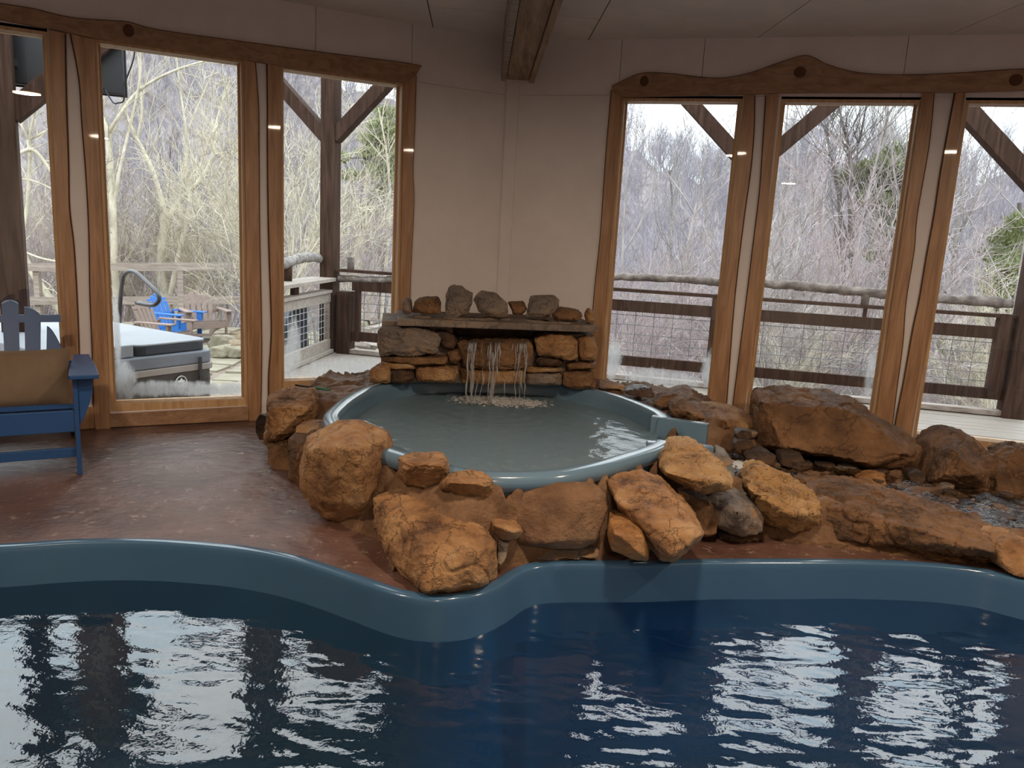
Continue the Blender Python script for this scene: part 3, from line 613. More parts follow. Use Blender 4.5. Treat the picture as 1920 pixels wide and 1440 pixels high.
xs = np.arange(-1.8, 4.4, .025); ys = np.arange(3.2, 6.75, .025); GX, GY = np.meshgrid(xs, ys); N1 = fbm(GX, GY, 5.0, 3.3); N2 = fbm(GX, GY, 17.0, 9.1)
def keepbank(co):
    a = ~SPAXY(co) & ((co[:, :2]-CORN[:2])@NL[:2] < -.0) & ((co[:, :2]-CORN[:2])@NR[:2] < -.0) & ~inside(inset(POOL, .0))(co)
    fl_ = ~((co[:, 0] > 1.05) & (co[:, 0] < 1.28) & (co[:, 1] > 4.3) & (co[:, 1] < 4.75)); return a & fl_
_x0, _y0 = xs[0], ys[0]
BZ = bankz(GX, GY)
o = grid('rock_bank', xs[0], xs[-1], ys[0], ys[-1], .025, lambda X, Y: BZ[:X.shape[0], :X.shape[1]], MORTAR, keep=keepbank)
tag(o, kind='structure')
def bz(x, y):
    i = int(round((y-_y0)/.025)); j = int(round((x-_x0)/.025)); i = min(max(i, 0), len(ys)-1); j = min(max(j, 0), len(xs)-1); return float(BZ[i, j])

# ------------------------------------------------------------------ boulders
def rock_mesh(P, res=34, smooth=2, amp=.035, fine=.018, strata=0.0, seed=0.0, facets=6):
    P = [Vector(p) for p in P]; bm = bmesh.new()
    for p in P: bm.verts.new(p)
    r = bmesh.ops.convex_hull(bm, input=bm.verts)
    bmesh.ops.delete(bm, geom=[v for v in bm.verts if not v.link_faces], context='VERTS')
    me = bpy.data.meshes.new('tmp'); bm.to_mesh(me); bm.free(); o = bpy.data.objects.new('tmp', me); COL.objects.link(o)
    lo = np.min([list(p) for p in P], 0); hi = np.max([list(p) for p in P], 0); dim = float(np.max(hi-lo)); size = float(np.prod(np.maximum(hi-lo, .02)))**(1/3)
    md = o.modifiers.new('r', 'REMESH'); md.mode = 'VOXEL'; md.voxel_size = max(dim/(res*1.35), .005)
    dg = bpy.context.evaluated_depsgraph_get(); em = bpy.data.meshes.new_from_object(o.evaluated_get(dg)); bpy.data.objects.remove(o); bpy.data.meshes.remove(me)
    n = len(em.vertices); co = np.empty(n*3, np.float32); em.vertices.foreach_get('co', co); co = co.reshape(-1, 3).astype(float)
    ed = np.empty(len(em.edges)*2, np.int32); em.edges.foreach_get('vertices', ed); ed = ed.reshape(-1, 2)
    deg = np.bincount(ed.ravel(), minlength=n)[:, None]
    for _ in range(smooth):
        s = np.zeros_like(co); np.add.at(s, ed[:, 0], co[ed[:, 1]]); np.add.at(s, ed[:, 1], co[ed[:, 0]]); co = co*.4+(s/np.maximum(deg, 1))*.6
    rr_ = random.Random(int(seed*100)); cen = co.mean(0)
    for _ in range(facets):                # broken faces: flatten whatever stands beyond a few random planes
        nv = np.array([rr_.gauss(0, 1), rr_.gauss(0, 1), rr_.gauss(0, .8)]); nv /= np.linalg.norm(nv); h_ = (co-cen)@nv; mx_ = h_.max()*rr_.uniform(.86, .96); ov = np.maximum(h_-mx_, 0); co -= nv*(ov*.9)[:, None]
    em.vertices.foreach_set('co', co.astype(np.float32).ravel()); em.update()
    nr = np.empty(n*3, np.float32); em.vertices.foreach_get('normal', nr); nr = nr.reshape(-1, 3)
    A, B = amp*size, fine*size; d = np.empty(n); k1, k2 = 1.5/size, 6.0/size
    for i in range(n):
        v = Vector(co[i]); q = v*k1+Vector((seed, seed*.7, seed*.3))
        a = mnoise.noise(q)+.5*mnoise.noise(q*2.1)
        r_ = 1-abs(mnoise.noise(v*k2*.6+Vector((seed, 0, 0))))*2
        b = mnoise.fractal(v*k2+Vector((0, seed, 0)), .7, 2.1, 4)
        d[i] = A*a+1.5*B*(b-1.2*max(0, r_-.86)*6)
        if strata:
            z = (v.z+.15*v.x)/size*9+1.5*mnoise.noise(q*.8); d[i] += strata*size*(abs((z % 1)-.5)-.25)
    co += nr*d[:, None]
    em.vertices.foreach_set('co', co.astype(np.float32).ravel()); em.polygons.foreach_set('use_smooth', np.ones(len(em.polygons), bool)); em.update()
    return em
RN = [0]
def rock(name, mat, outline, Yt, Yb, th, front=(), back=.78, parent=None, label=None, cat='rock', group=None, res=34, backz=None, **kw):
    """outline in photograph pixels laid on the plane from depth Yt (top) to Yb (bottom); front = nearer ridge points (u, v, depth); th = thickness behind"""
    RN[0] += 1
    if len(front) >= 4 and 'facets' not in kw and parent is None and name == 'boulder': kw['facets'] = 0
    vs_ = [p[1] for p in outline]; v0, v1 = min(vs_), max(vs_); cu = sum(p[0] for p in outline)/len(outline); cv = sum(vs_)/len(vs_)
    P = []
    for (u, v) in outline:
        f = (v-v0)/max(v1-v0, 1); y = Yt+(Yb-Yt)*f; P.append(aty(u, v, y))
        q = aty(cu+(u-cu)*back, cv+(v-cv)*back, y); q = q+np.array([0, th, 0])*1.0; q[2] = min(q[2], aty(u, v, y)[2]) ; P.append(q)
    for (u, v, y) in front: P.append(aty(u, v, y))
    em = rock_mesh(P, res=res, seed=RN[0]*3.17, **kw); em.name = name; em.materials.append(mat)
    o = bpy.data.objects.new(name, em); COL.objects.link(o); to_origin(o)
    if parent is not None: addto(parent, o)
    if label: tag(o, label, cat, group)
    return o
big = dict(res=52)
rock('boulder', ROCKD, [(478, 790), (486, 777), (497, 779), (500, 800), (498, 826), (485, 826), (478, 812)], 4.98, 4.98, .12, label='small dark round stone tucked left of the blocky rock by the window frame', res=20)
rock('boulder', ROCKA, [(500, 742), (520, 734), (560, 733), (580, 734), (588, 752), (589, 792), (560, 806), (522, 826), (496, 833), (499, 785)], 4.95, 4.75, .28, front=[(506, 766, 4.68), (584, 763, 4.68), (512, 822, 4.68)], label='square-topped tan rock at the left end of the ring below the window frame', strata=.02, smooth=1, amp=.015, facets=0, **big)
rock('boulder', ROCKB, [(498, 832), (540, 828), (545, 868), (540, 896), (520, 892), (500, 872)], 4.72, 4.52, .25, label='layered brown stone on the floor beneath the square-topped rock', strata=.05)
rock('boulder', ROCKA, [(552, 800), (575, 793), (610, 796), (606, 808), (575, 814), (552, 812)], 4.55, 4.45, .15, label='thin flat stone resting between the square-topped rock and the spa rim', smooth=1, res=26)
rock('boulder', ROCKB, [(537, 822), (554, 808), (606, 802), (600, 820), (580, 850), (575, 915), (558, 912), (540, 898), (536, 858)], 4.5, 4.32, .3, front=[(556, 850, 4.25)], label='brown upright rock wedged left of the largest rounded boulder')
rock('boulder', ROCKA, [(562, 880), (568, 846), (577, 820), (616, 805), (635, 791), (672, 788), (729, 811), (741, 832), (741, 880), (727, 905), (690, 927), (680, 950), (676, 977), (654, 983), (612, 972), (580, 950), (563, 917)], 3.9, 3.76, .22,
     front=[(664, 843, 3.52), (682, 945, 3.56), (625, 838, 3.62), (581, 846, 3.72), (600, 940, 3.68), (715, 828, 3.72)], label='largest rounded tan boulder, standing left of the spa with a sharp upright edge', smooth=2, amp=.03, fine=.008, res=64)
rock('boulder', ROCKA, [(745, 858), (760, 852), (833, 853), (842, 866), (845, 885), (836, 905), (805, 915), (762, 909), (747, 893)], 3.52, 3.46, .10, front=[(760, 870, 3.38), (833, 872, 3.38)], label='cracked orange-tan rock against the spa rim, right of the largest boulder', strata=.03, smooth=1)
rock('boulder', ROCKA, [(822, 905), (838, 888), (880, 883), (905, 886), (924, 898), (927, 922), (915, 937), (880, 936), (845, 926), (824, 918)], 3.44, 3.38, .08, front=[(845, 905, 3.3), (915, 908, 3.3)], label='smooth tan wedge rock under the spa rim above the front block', smooth=1, amp=.02)
rock('boulder', ROCKA, [(696, 934), (741, 916), (835, 925), (891, 958), (916, 986), (930, 1014), (932, 1086), (905, 1104), (850, 1114), (800, 1117), (760, 1088), (716, 1034), (700, 985)], 3.5, 3.1, .16,
     front=[(744, 980, 3.28), (791, 1020, 3.08), (876, 1040, 2.98), (926, 1022, 3.1), (800, 1112, 2.92), (898, 1098, 2.98)], back=.85, label='large sloping block jutting over the pool edge in the middle of the ring', smooth=1, amp=.012, fine=.014, res=80)
rock('boulder', ROCKA, [(915, 967), (941, 968), (968, 980), (981, 994), (972, 1012), (944, 1017), (920, 996)], 3.4, 3.3, .14, front=[(925, 985, 3.22), (975, 1000, 3.22)], label='small flat-topped stone right of the sloping front block', smooth=1, res=24)
rock('boulder', ROCKGR, [(931, 1018), (955, 1016), (951, 1042), (939, 1066), (932, 1056)], 3.3, 3.2, .1, label='narrow sliver of stone below the small flat-topped stone at the pool edge', res=20, smooth=1)
rock('boulder', MORTAR, [(922, 935), (950, 908), (1035, 902), (1115, 905), (1138, 925), (1141, 957), (1126, 990), (1122, 1030), (1040, 1030), (955, 1022), (924, 975)], 3.5, 3.38, .10, front=[(1030, 935, 3.40), (1100, 940, 3.40), (1030, 1020, 3.30)], facets=4, label='broad smooth sloping brown slab under the middle of the spa', amp=.01, fine=.006, smooth=3, res=50)
rock('boulder', ROCKGR, [(945, 1026), (1040, 1024), (1125, 1028), (1130, 1048), (1040, 1052), (950, 1050)], 3.45, 3.38, .12, label='long low grey footing stone between the smooth slab and the pool rim', smooth=1, res=40)
rock('boulder', ROCKO, [(1141, 973), (1160, 968), (1188, 973), (1206, 985), (1222, 1034), (1221, 1054), (1187, 1050), (1146, 1032), (1139, 1004)], 3.42, 3.28, .16, front=[(1150, 1000, 3.24), (1205, 1003, 3.24), (1212, 1040, 3.2)], label='small bright orange block at the pool edge', smooth=1, amp=.02, fine=.008, res=36)
rock('boulder', ROCKA, [(1136, 897), (1157, 887), (1203, 879), (1239, 892), (1279, 930), (1306, 968), (1321, 1000), (1315, 1014), (1285, 1030), (1262, 1052), (1236, 1049), (1225, 1006), (1195, 966), (1162, 955), (1140, 918)], 3.72, 3.32, .14,
     front=[(1160, 945, 3.42), (1202, 958, 3.34), (1258, 1012, 3.16), (1315, 1003, 3.2), (1262, 1046, 3.14)], back=.75, label='long tan slab leaning from the spa rim to the pool beside the orange block', smooth=1, amp=.015, fine=.012, res=70)
rock('boulder', ROCKG, [(1236, 876), (1239, 860), (1263, 836), (1295, 831), (1317, 836), (1339, 857), (1361, 873), (1379, 904), (1377, 917), (1322, 928), (1287, 916), (1249, 896)], 4.02, 3.72, .3,
     front=[(1245, 884, 3.7), (1290, 898, 3.6), (1345, 902, 3.6), (1310, 925, 3.62)], label='golden pyramid-shaped rock below the spa spout', smooth=1, amp=.02, fine=.016, res=56)
rock('boulder', ROCKB, [(1272, 925), (1300, 928), (1336, 938), (1348, 965), (1344, 1005), (1322, 1012), (1300, 985), (1285, 950)], 3.85, 3.72, .2, label='dark reddish rock wedged right of the leaning slab', smooth=1)
rock('boulder', ROCKGR, [(1329, 945), (1345, 928), (1381, 921), (1419, 937), (1437, 966), (1433, 1000), (1392, 1010), (1352, 1000), (1335, 972)], 3.95, 3.72, .3, front=[(1385, 960, 3.62)], label='round grey-brown boulder between the golden rock and the pitted rock', smooth=3, amp=.02, fine=.014, res=44)
rock('boulder', ROCKD, [(1345, 1000), (1432, 998), (1434, 1012), (1395, 1020), (1350, 1015)], 3.82, 3.76, .15, label='flat black stone under the round grey-brown boulder', res=24)
rock('boulder', ROCKG, [(1393, 902), (1412, 878), (1429, 873), (1461, 887), (1513, 913), (1540, 940), (1543, 965), (1539, 991), (1494, 997), (1446, 991), (1436, 960), (1407, 928)], 4.15, 3.85, .28,
     front=[(1450, 945, 3.72), (1530, 962, 3.76), (1400, 915, 3.82), (1480, 965, 3.7)], label='golden pitted rock between the grey-brown boulder and the long dark slab', smooth=2, amp=.025, fine=.03, res=60)
rock('boulder', ROCKB, [(1515, 915), (1568, 907), (1616, 912), (1687, 931), (1752, 957), (1817, 970), (1872, 993), (1877, 1023), (1872, 1058), (1784, 1034), (1671, 1028), (1574, 1015), (1540, 1000), (1532, 955)], 4.15, 3.68, .30,
     front=[(1600, 955, 3.82), (1690, 985, 3.68), (1800, 1022, 3.56), (1862, 1034, 3.5), (1545, 950, 3.9)], back=.85, label='longest low brown slab lying beside the stream towards the right edge', smooth=1, amp=.02, fine=.02, strata=.02, res=90)
rock('boulder', ROCKB, [(1430, 998), (1494, 996), (1560, 1003), (1752, 1030), (1850, 1058), (1836, 1068), (1590, 1055), (1552, 1048), (1526, 1030), (1437, 1020)], 3.9, 3.62, .12, label='low red-brown ledge stone under the longest slab', smooth=1, res=60, amp=.01)
rock('boulder', ROCKB, [(1410, 756), (1416, 734), (1461, 730), (1494, 731), (1584, 741), (1603, 748), (1623, 771), (1662, 800), (1704, 819), (1728, 832), (1741, 850), (1733, 888), (1687, 885), (1623, 880), (1558, 868), (1461, 850), (1415, 838), (1409, 785)], 5.35, 5.0, .45,
     front=[(1425, 752, 5.05), (1590, 765, 4.98), (1470, 838, 4.85), (1620, 868, 4.75), (1700, 850, 4.8)], label='biggest brown boulder on the far side of the stream before the windows', smooth=1, amp=.025, fine=.014, res=80)
rock('boulder', ROCKB, [(1740, 850), (1752, 826), (1775, 816), (1781, 806), (1800, 803), (1832, 820), (1854, 842), (1879, 874), (1866, 905), (1858, 925), (1790, 925), (1735, 905)], 4.95, 4.7, .3,
     front=[(1790, 850, 4.62), (1830, 890, 4.55), (1765, 890, 4.58)], label='pointed brown rock with a small knob on top, right of the biggest boulder', smooth=1, amp=.02, fine=.012, res=56)
rock('boulder', ROCKB, [(1867, 896), (1897, 861), (1910, 842), (1938, 836), (1975, 862), (1990, 960), (1925, 965), (1878, 945)], 4.8, 4.5, .3, label='dark brown rock cut off by the right edge beside the pointed rock', smooth=1, res=44)
rock('boulder', ROCKA, [(1311, 766), (1346, 762), (1390, 769), (1412, 778), (1418, 800), (1400, 822), (1350, 824), (1333, 808), (1318, 792)], 5.45, 5.1, .35, front=[(1365, 790, 5.0)], label='low tan rock behind the spa spout at the foot of the window post', amp=.02, res=44)
rock('boulder', ROCKB, [(1252, 769), (1262, 757), (1279, 746), (1299, 755), (1319, 777), (1326, 789), (1298, 791), (1270, 784)], 5.05, 4.92, .22, front=[(1290, 772, 4.85)], label='wedge-shaped brown rock leaning on the spa rim beside the spout', smooth=1, amp=.02, res=36)
rock('boulder', ROCKB, [(1225, 757), (1243, 742), (1268, 738), (1279, 748), (1258, 766), (1240, 765)], 5.3, 5.2, .2, label='brown rock behind the wedge-shaped one on the far rim of the spa', smooth=1, res=30)
rock('boulder', ROCKD, [(1171, 733), (1200, 726), (1222, 726), (1231, 738), (1228, 748), (1200, 745), (1174, 740)], 5.55, 5.45, .2, label='dark angular stone on the far rim of the spa under the fourth window', smooth=1, res=26)
rock('boulder', ROCKA, [(1122, 721), (1143, 717), (1176, 726), (1172, 735), (1140, 730), (1123, 727)], 5.9, 5.75, .2, label='thin flat stone beside the right foot of the waterfall', smooth=1, res=26)
rock('boulder', ROCKA, [(1878, 1022), (1895, 1010), (1930, 1012), (1960, 1030), (1960, 1095), (1905, 1082), (1880, 1065)], 3.6, 3.42, .25, label='wet pinkish-brown stone at the right edge beyond the end of the longest slab', smooth=1, res=36)
rock('boulder', ROCKD, [(1379, 812), (1392, 806), (1410, 809), (1413, 822), (1396, 828), (1381, 822)], 4.85, 4.85, .12, label='upper of two black river stones stacked under the biggest boulder', res=20, smooth=4, amp=.01)
rock('boulder', ROCKD, [(1376, 832), (1390, 824), (1411, 826), (1414, 840), (1398, 846), (1378, 842)], 4.78, 4.75, .12, label='lower of two black river stones stacked under the biggest boulder', res=20, smooth=4, amp=.01)
rock('boulder', ROCKGR, [(1336, 862), (1350, 853), (1368, 856), (1378, 866), (1372, 876), (1350, 874), (1338, 870)], 4.3, 4.22, .12, label='smooth grey cobble under the lip of the spa spout', res=22, smooth=4, amp=.01)
rock('boulder', ROCKD, [(1394, 850), (1400, 843), (1444, 844), (1456, 856), (1450, 874), (1404, 872)], 4.72, 4.62, .15, label='dark flat-faced slab in the stream below the two black river stones', res=26, smooth=1)
rock('boulder', ROCKD, [(1462, 850), (1500, 848), (1512, 868), (1490, 880), (1465, 874)], 4.75, 4.65, .15, label='wet black rock in the stream at the foot of the biggest boulder', res=24)
rock('boulder', ROCKO, [(1610, 900), (1640, 884), (1662, 888), (1664, 912), (1640, 922), (1612, 914)], 4.62, 4.5, .12, label='wet orange rock in the middle of the stream', res=24, smooth=1)
rock('boulder', ROCKD, [(1702, 888), (1722, 880), (1740, 890), (1738, 908), (1712, 912)], 4.75, 4.65, .12, label='small shiny black rock between the biggest boulder and the pointed rock', res=20)
# loose pebbles lying in the stream
pebs = []
for i in range(46):
    f = random.random(); x = 1.45+2.0*f; yf, yb = float(bed_line(np.array(x), [4.2, 4.02, 3.95, 3.85, 3.7, 3.5])), float(bed_line(np.array(x), [4.9, 5.15, 5.2, 5.0, 4.75, 4.5]))
    y = random.uniform(yf+.12, yb-.02); r = random.uniform(.03, .075)
    pts = [(math.cos(a)*r*random.uniform(.8, 1.2), math.sin(a)*r*random.uniform(.7, 1.1), z*r*.55) for a in np.linspace(0, 6.28, 8)[:-1] for z in (-.6, .3, .7)]
    em = rock_mesh(pts, res=13, smooth=2, amp=.03, seed=i*2.3+100); em.materials.append(random.choice([ROCKD, ROCKD, ROCKB, ROCKGR]))
    em.name = 'pebble'; o = bpy.data.objects.new('pebble', em); COL.objects.link(o); o.location = (x, y, bz(x, y)+r*.12)
    tag(o, 'wet dark pebble lying in the stream bed', 'pebble', 'wet pebbles in the stream bed')
def st_keep(co):
    x, y = co[:, 0], co[:, 1]; yf, yb = bed_line(x, [4.2, 4.02, 3.95, 3.85, 3.7, 3.5]), bed_line(x, [4.9, 5.15, 5.2, 5.0, 4.75, 4.5]); return (x > 1.27) & (y > yf-.02) & (y < yb+.05)
def st_z(X, Y):
    zb = np.interp(X, [1.1, 1.3, 1.6, 2.2, 2.8, 3.4, 4.2], [.20, .17, .15, .11, .085, .07, .05]); return zb+.014+.006*np.sin(X*38+3*np.sin(Y*9))*np.sin(Y*31+X*7)
o = grid('stream_bed', 1.2, 4.2, 3.5, 5.4, .03, lambda X, Y: st_z(X, Y)-.008, BEDM, keep=st_keep); tag(o, kind='structure')
o = grid('stream_water', 1.2, 4.2, 3.5, 5.4, .025, lambda X, Y: st_z(X, Y)+.006, STREAMW, keep=st_keep); tag(o, kind='structure')
m = MB()
for k in range(14):
    f = k/13; p = eA*(1-f)+eB*f+fw*.06; p = np.array([p[0], p[1], .255]); p += ed*(.05-.1*f)
    m.tube([p, p+fw*.05+np.array([0, 0, -.02]), p+fw*.10+np.array([0, 0, -.09])], [.012, .014, .02], 5)
tag(m.build('spout_water', FALLW, smooth=True), 'water spilling off the end of the spa spout onto the cobble', 'water', kind='stuff')
# ------------------------------------------------------------------ stone waterfall in the corner
wf = tag(empty('stone_waterfall', (-.15, 5.7, .35)), 'mortared stone waterfall block with a wide cap slab standing in the corner behind the spa', 'waterfall')
def YF(u): return 5.47+(u-700)/420*.26     # front plane of the block
def ws(mt, outline, proud=.0, th=.22, name='stone', **kw):
    cu = sum(p[0] for p in outline)/len(outline); y = YF(cu)-proud; c = [p for p in outline]
    cv = sum(p[1] for p in outline)/len(outline)
    return rock(name, mt, outline, y, y-.01, th, front=[(cu+(u-cu)*.72, cv+(v-cv)*.7, y-.05) for u, v in outline], parent=wf, back=.95, **kw)
m = MB(); A_, B_ = aty(712, 618, YF(700)+.05), aty(1116, 632, YF(1120)+.05)
fl0, fl1 = aty(712, 700, YF(700)+.06), aty(1114, 712, YF(1120)+.06)
zt = .855
def mass(u0, u1, z0, z1, d0, d1):
    p, q = aty(u0, 650, YF(u0)+d0), aty(u1, 650, YF(u1)+d0); dd = (q-p); dd[2] = 0; dd /= np.linalg.norm(dd); n_ = np.array([-dd[1], dd[0], 0])
    mm = MB(); mm.prism([np.array([*x[:2], z0]) for x in (p, q, q+n_*(d1-d0), p+n_*(d1-d0))], (0, 0, z1-z0)); o = recalc(mm.build('mortar_core', MORTARG)); return addto(wf, o)
mass(715, 848, .40, .845, .05, .62); mass(1035, 1112, .41, .80, .05, .62); mass(848, 1035, .40, .66, .06, .62); mass(848, 1035, .66, .84, .45, .62)
ws(ROCKGR, [(703, 622), (712, 614), (752, 612), (800, 617), (816, 622), (826, 637), (820, 662), (764, 668), (712, 667), (705, 645)], .05, .35, amp=.03, fine=.02, strata=.02, res=56)
ws(ROCKD, [(816, 618), (835, 620), (850, 628), (858, 642), (850, 657), (830, 655), (820, 640)], .0, .3, res=26)
ws(ROCKB, [(710, 668), (760, 669), (838, 671), (837, 683), (790, 687), (718, 679)], .06, res=40, smooth=1)
ws(ROCKA, [(712, 679), (745, 680), (776, 682), (778, 692), (732, 694)], .04, res=26)
ws(ROCKA, [(691, 712), (694, 694), (709, 684), (729, 687), (733, 700), (730, 719), (700, 719)], .08, res=34)
ws(ROCKD, [(729, 694), (750, 692), (773, 695), (777, 712), (760, 721), (731, 719)], .05, res=30)
ws(ROCKA, [(778, 686), (820, 686), (858, 690), (860, 716), (820, 718), (780, 714)], .05, res=40, amp=.015)
ws(ROCKB, [(838, 660), (858, 655), (866, 672), (855, 684), (842, 680)], .02, res=24)
ws(ROCKB, [(854, 648), (862, 641), (930, 639), (990, 641), (999, 650), (1000, 672), (996, 690), (930, 694), (860, 690)], .07, .3, name='spill_stone', amp=.015, res=54, smooth=1)
ws(ROCKA, [(860, 693), (930, 695), (985, 694), (986, 718), (930, 722), (862, 718)], .05, res=44, amp=.015)
ws(ROCKA, [(1002, 638), (1030, 628), (1070, 628), (1084, 640), (1082, 672), (1060, 677), (1010, 666)], .06, .35, res=44, fine=.02)
ws(ROCKA, [(1084, 636), (1100, 630), (1116, 634), (1121, 655), (1118, 677), (1088, 677)], .05, .35, res=34)
ws(ROCKD, [(1000, 674), (1015, 669), (1045, 672), (1060, 680), (1050, 688), (1010, 686)], .03, res=28)
ws(ROCKB, [(1060, 682), (1090, 680), (1120, 682), (1119, 692), (1066, 694)], .04, res=28)
ws(ROCKA, [(983, 688), (1020, 690), (1056, 692), (1054, 697), (1000, 700), (984, 697)], .03, res=28)
ws(ROCKGR, [(986, 700), (1020, 699), (1054, 700), (1054, 722), (1000, 722), (986, 718)], .03, res=32, smooth=1)
ws(ROCKB, [(1055, 699), (1080, 695), (1114, 698), (1117, 728), (1080, 730), (1055, 722)], .06, res=36)
# cap slab
m = MB(); c0, c1 = aty(745, 595, YF(745)-.10), aty(1122, 613, YF(1122)-.10); zc = (c0[2]+c1[2])/2
dd = (c1-c0); dd[2] = 0; dd /= np.linalg.norm(dd); n_ = np.array([-dd[1], dd[0], 0]); nseg = 26; fr = []
for i in range(nseg+1):
    p = c0+(c1-c0)*i/nseg; p = p-n_*(.018*mnoise.noise(Vector((i*.6, 1, 0)))); fr.append(np.array([p[0], p[1], 0]))
bkp = [fr[-1]+n_*.62, fr[0]+n_*.62]
zb0 = zc-.052
m.prism([np.array([p[0], p[1], zb0]) for p in fr+bkp], (0, 0, .05)); o = recalc(m.build('cap_slab', ROCKGR, bevel=.008)); addto(wf, o)
CAPZ = zb0+.05
m = MB(); 
for i in range(18): 
    u = random.uniform(775, 1090); p = aty(u, 600, YF(u)+random.uniform(-.02, .12)); r = random.uniform(.03, .07); m.prism([np.array([p[0]+r*math.cos(a)*random.uniform(1, 1.6), p[1]+r*.7*math.sin(a), CAPZ-.002]) for a in np.linspace(0, 6.28, 9)[:-1]], (0, 0, .014))
o = recalc(m.build('mortar_patch', MORTARG)); o['kind'] = 'stuff'; addto(wf, o)
def cs(mt, outline, label, dy=.06, th=.12, **kw):
    cu = sum(p[0] for p in outline)/len(outline); y = YF(cu)+dy; cv = sum(p[1] for p in outline)/len(outline)
    rock('rock', mt, outline, y, y-.02, th, front=[(cu+(u-cu)*.65, cv+(v-cv)*.65, y-.045) for u, v in outline], label=label, back=.9, smooth=1, **kw)
cs(ROCKGR, [(753, 566), (760, 558), (769, 562), (771, 588), (755, 588)], 'smallest pale stone at the left end of the waterfall cap', res=20)
cs(ROCKB, [(772, 577), (778, 562), (795, 556), (821, 556), (827, 570), (826, 589), (795, 590), (775, 585)], 'low brown rock second from the left on the waterfall cap', res=34)
cs(ROCKGR, [(834, 553), (841, 539), (851, 534), (864, 537), (886, 551), (885, 568), (877, 590), (850, 595), (836, 594)], 'tallest upright grey rock on the waterfall cap', res=40, th=.16)
cs(ROCKGR, [(887, 562), (891, 548), (900, 543), (931, 551), (951, 568), (953, 593), (930, 595), (897, 586)], 'wide grey sloping rock on the cap, right of the tallest one', res=40)
cs(ROCKB, [(952, 566), (982, 565), (988, 580), (980, 591), (962, 590)], 'small brown rock on the cap between two larger grey rocks', dy=.1, res=26)
cs(ROCKGR, [(989, 576), (994, 556), (1006, 554), (1040, 554), (1050, 564), (1046, 580), (1030, 597), (986, 595)], 'flat-topped dark grey rock right of centre on the waterfall cap', dy=.05, res=40)
cs(ROCKB, [(1034, 590), (1046, 577), (1070, 579), (1088, 582), (1093, 592), (1084, 602), (1040, 600)], 'low brown rock leaning beside the flat-topped rock on the cap', dy=.03, res=32)
cs(ROCKA, [(1096, 590), (1104, 578), (1114, 584), (1116, 604), (1100, 606)], 'small rounded tan stone at the right end of the waterfall cap', dy=.03, res=22)
# falling water
m = MB()
for k in range(70):
    u = random.choice([random.uniform(868, 995), random.gauss(925, 5), random.gauss(978, 6), random.gauss(885, 5)])
    y = YF(u)-.135; p0 = aty(u, 641, y+.04); p1 = np.array([p0[0], y-.02, p0[2]-.02]); zb_ = .29; n = 9; P = [p0, p1]; x = p1[0]
    for j in range(1, n+1):
        f = j/n; x += random.uniform(-.010, .010); P.append(np.array([x, p1[1]-.05*f-random.uniform(0, .018), p1[2]*(1-f)+zb_*f]))
    z0_ = random.choice([0, 0, random.randint(1, 6)]); P = P[z0_:z0_+random.choice([11, 5, 3, 3])]
    r = random.uniform(.001, .0045); m.tube(P, [r*random.uniform(.2, 2.2) for _ in P], 5)
tag(m.build('waterfall_water', FALLW, smooth=True), 'thin strands of water running over the spill stone into the spa', 'water', kind='stuff')
def foam_patch(name, c, rx, ry, zf, label, st=.008, seed=0.0):
    def fz(X, Y):
        Z = np.empty(X.shape)
        for i in range(X.shape[0]):
            for j in range(X.shape[1]):
                x, y = X[i, j], Y[i, j]; e = math.hypot((x-c[0])/rx, (y-c[1])/ry); Z[i, j] = zf(x, y)+max(0, 1-e)*(.010+.022*abs(mnoise.noise(Vector((x*22, y*22, seed)))))+.006*mnoise.noise(Vector((x*60, y*60, seed)))*(e < 1)
        return Z
    def kp(co):
        e = np.hypot((co[:, 0]-c[0])/rx, (co[:, 1]-c[1])/ry); nn = np.array([mnoise.noise(Vector((float(p[0])*34, float(p[1])*48, seed+5))) for p in co]); return e+nn*.75 < .85
    o = grid(name, c[0]-rx, c[0]+rx, c[1]-ry, c[1]+ry, st, fz, FOAMT, keep=kp); tag(o, label, 'foam', kind='stuff')
foam_patch('splash_foam', atz(938, 752, .29), .40, .20, lambda x, y: .288, 'churned white splash on the spa where the waterfall lands')
foam_patch('stream_foam', atz(1400, 872, .19), .14, .12, lambda x, y: .185, 'white foam where the spout water lands in the stream', seed=9.0)
# stick with a green rubber end lying on the ledge under the third window
st = tag(empty('cleaning_stick', atz(585, 727, .36)), 'green and black thin-handled stick lying on the ledge under the third window', 'stick')
a, b = atz(554, 722, .375), atz(618, 731, .375)
m = MB(); m.tube([a, a*.45+b*.55], [.007, .008], 8); addto(st, m.build('handle', BLACKP, smooth=True))
m = MB(); m.tube([a*.45+b*.55, b], [.011, .010], 8); addto(st, m.build('grip', GREENH, smooth=True))

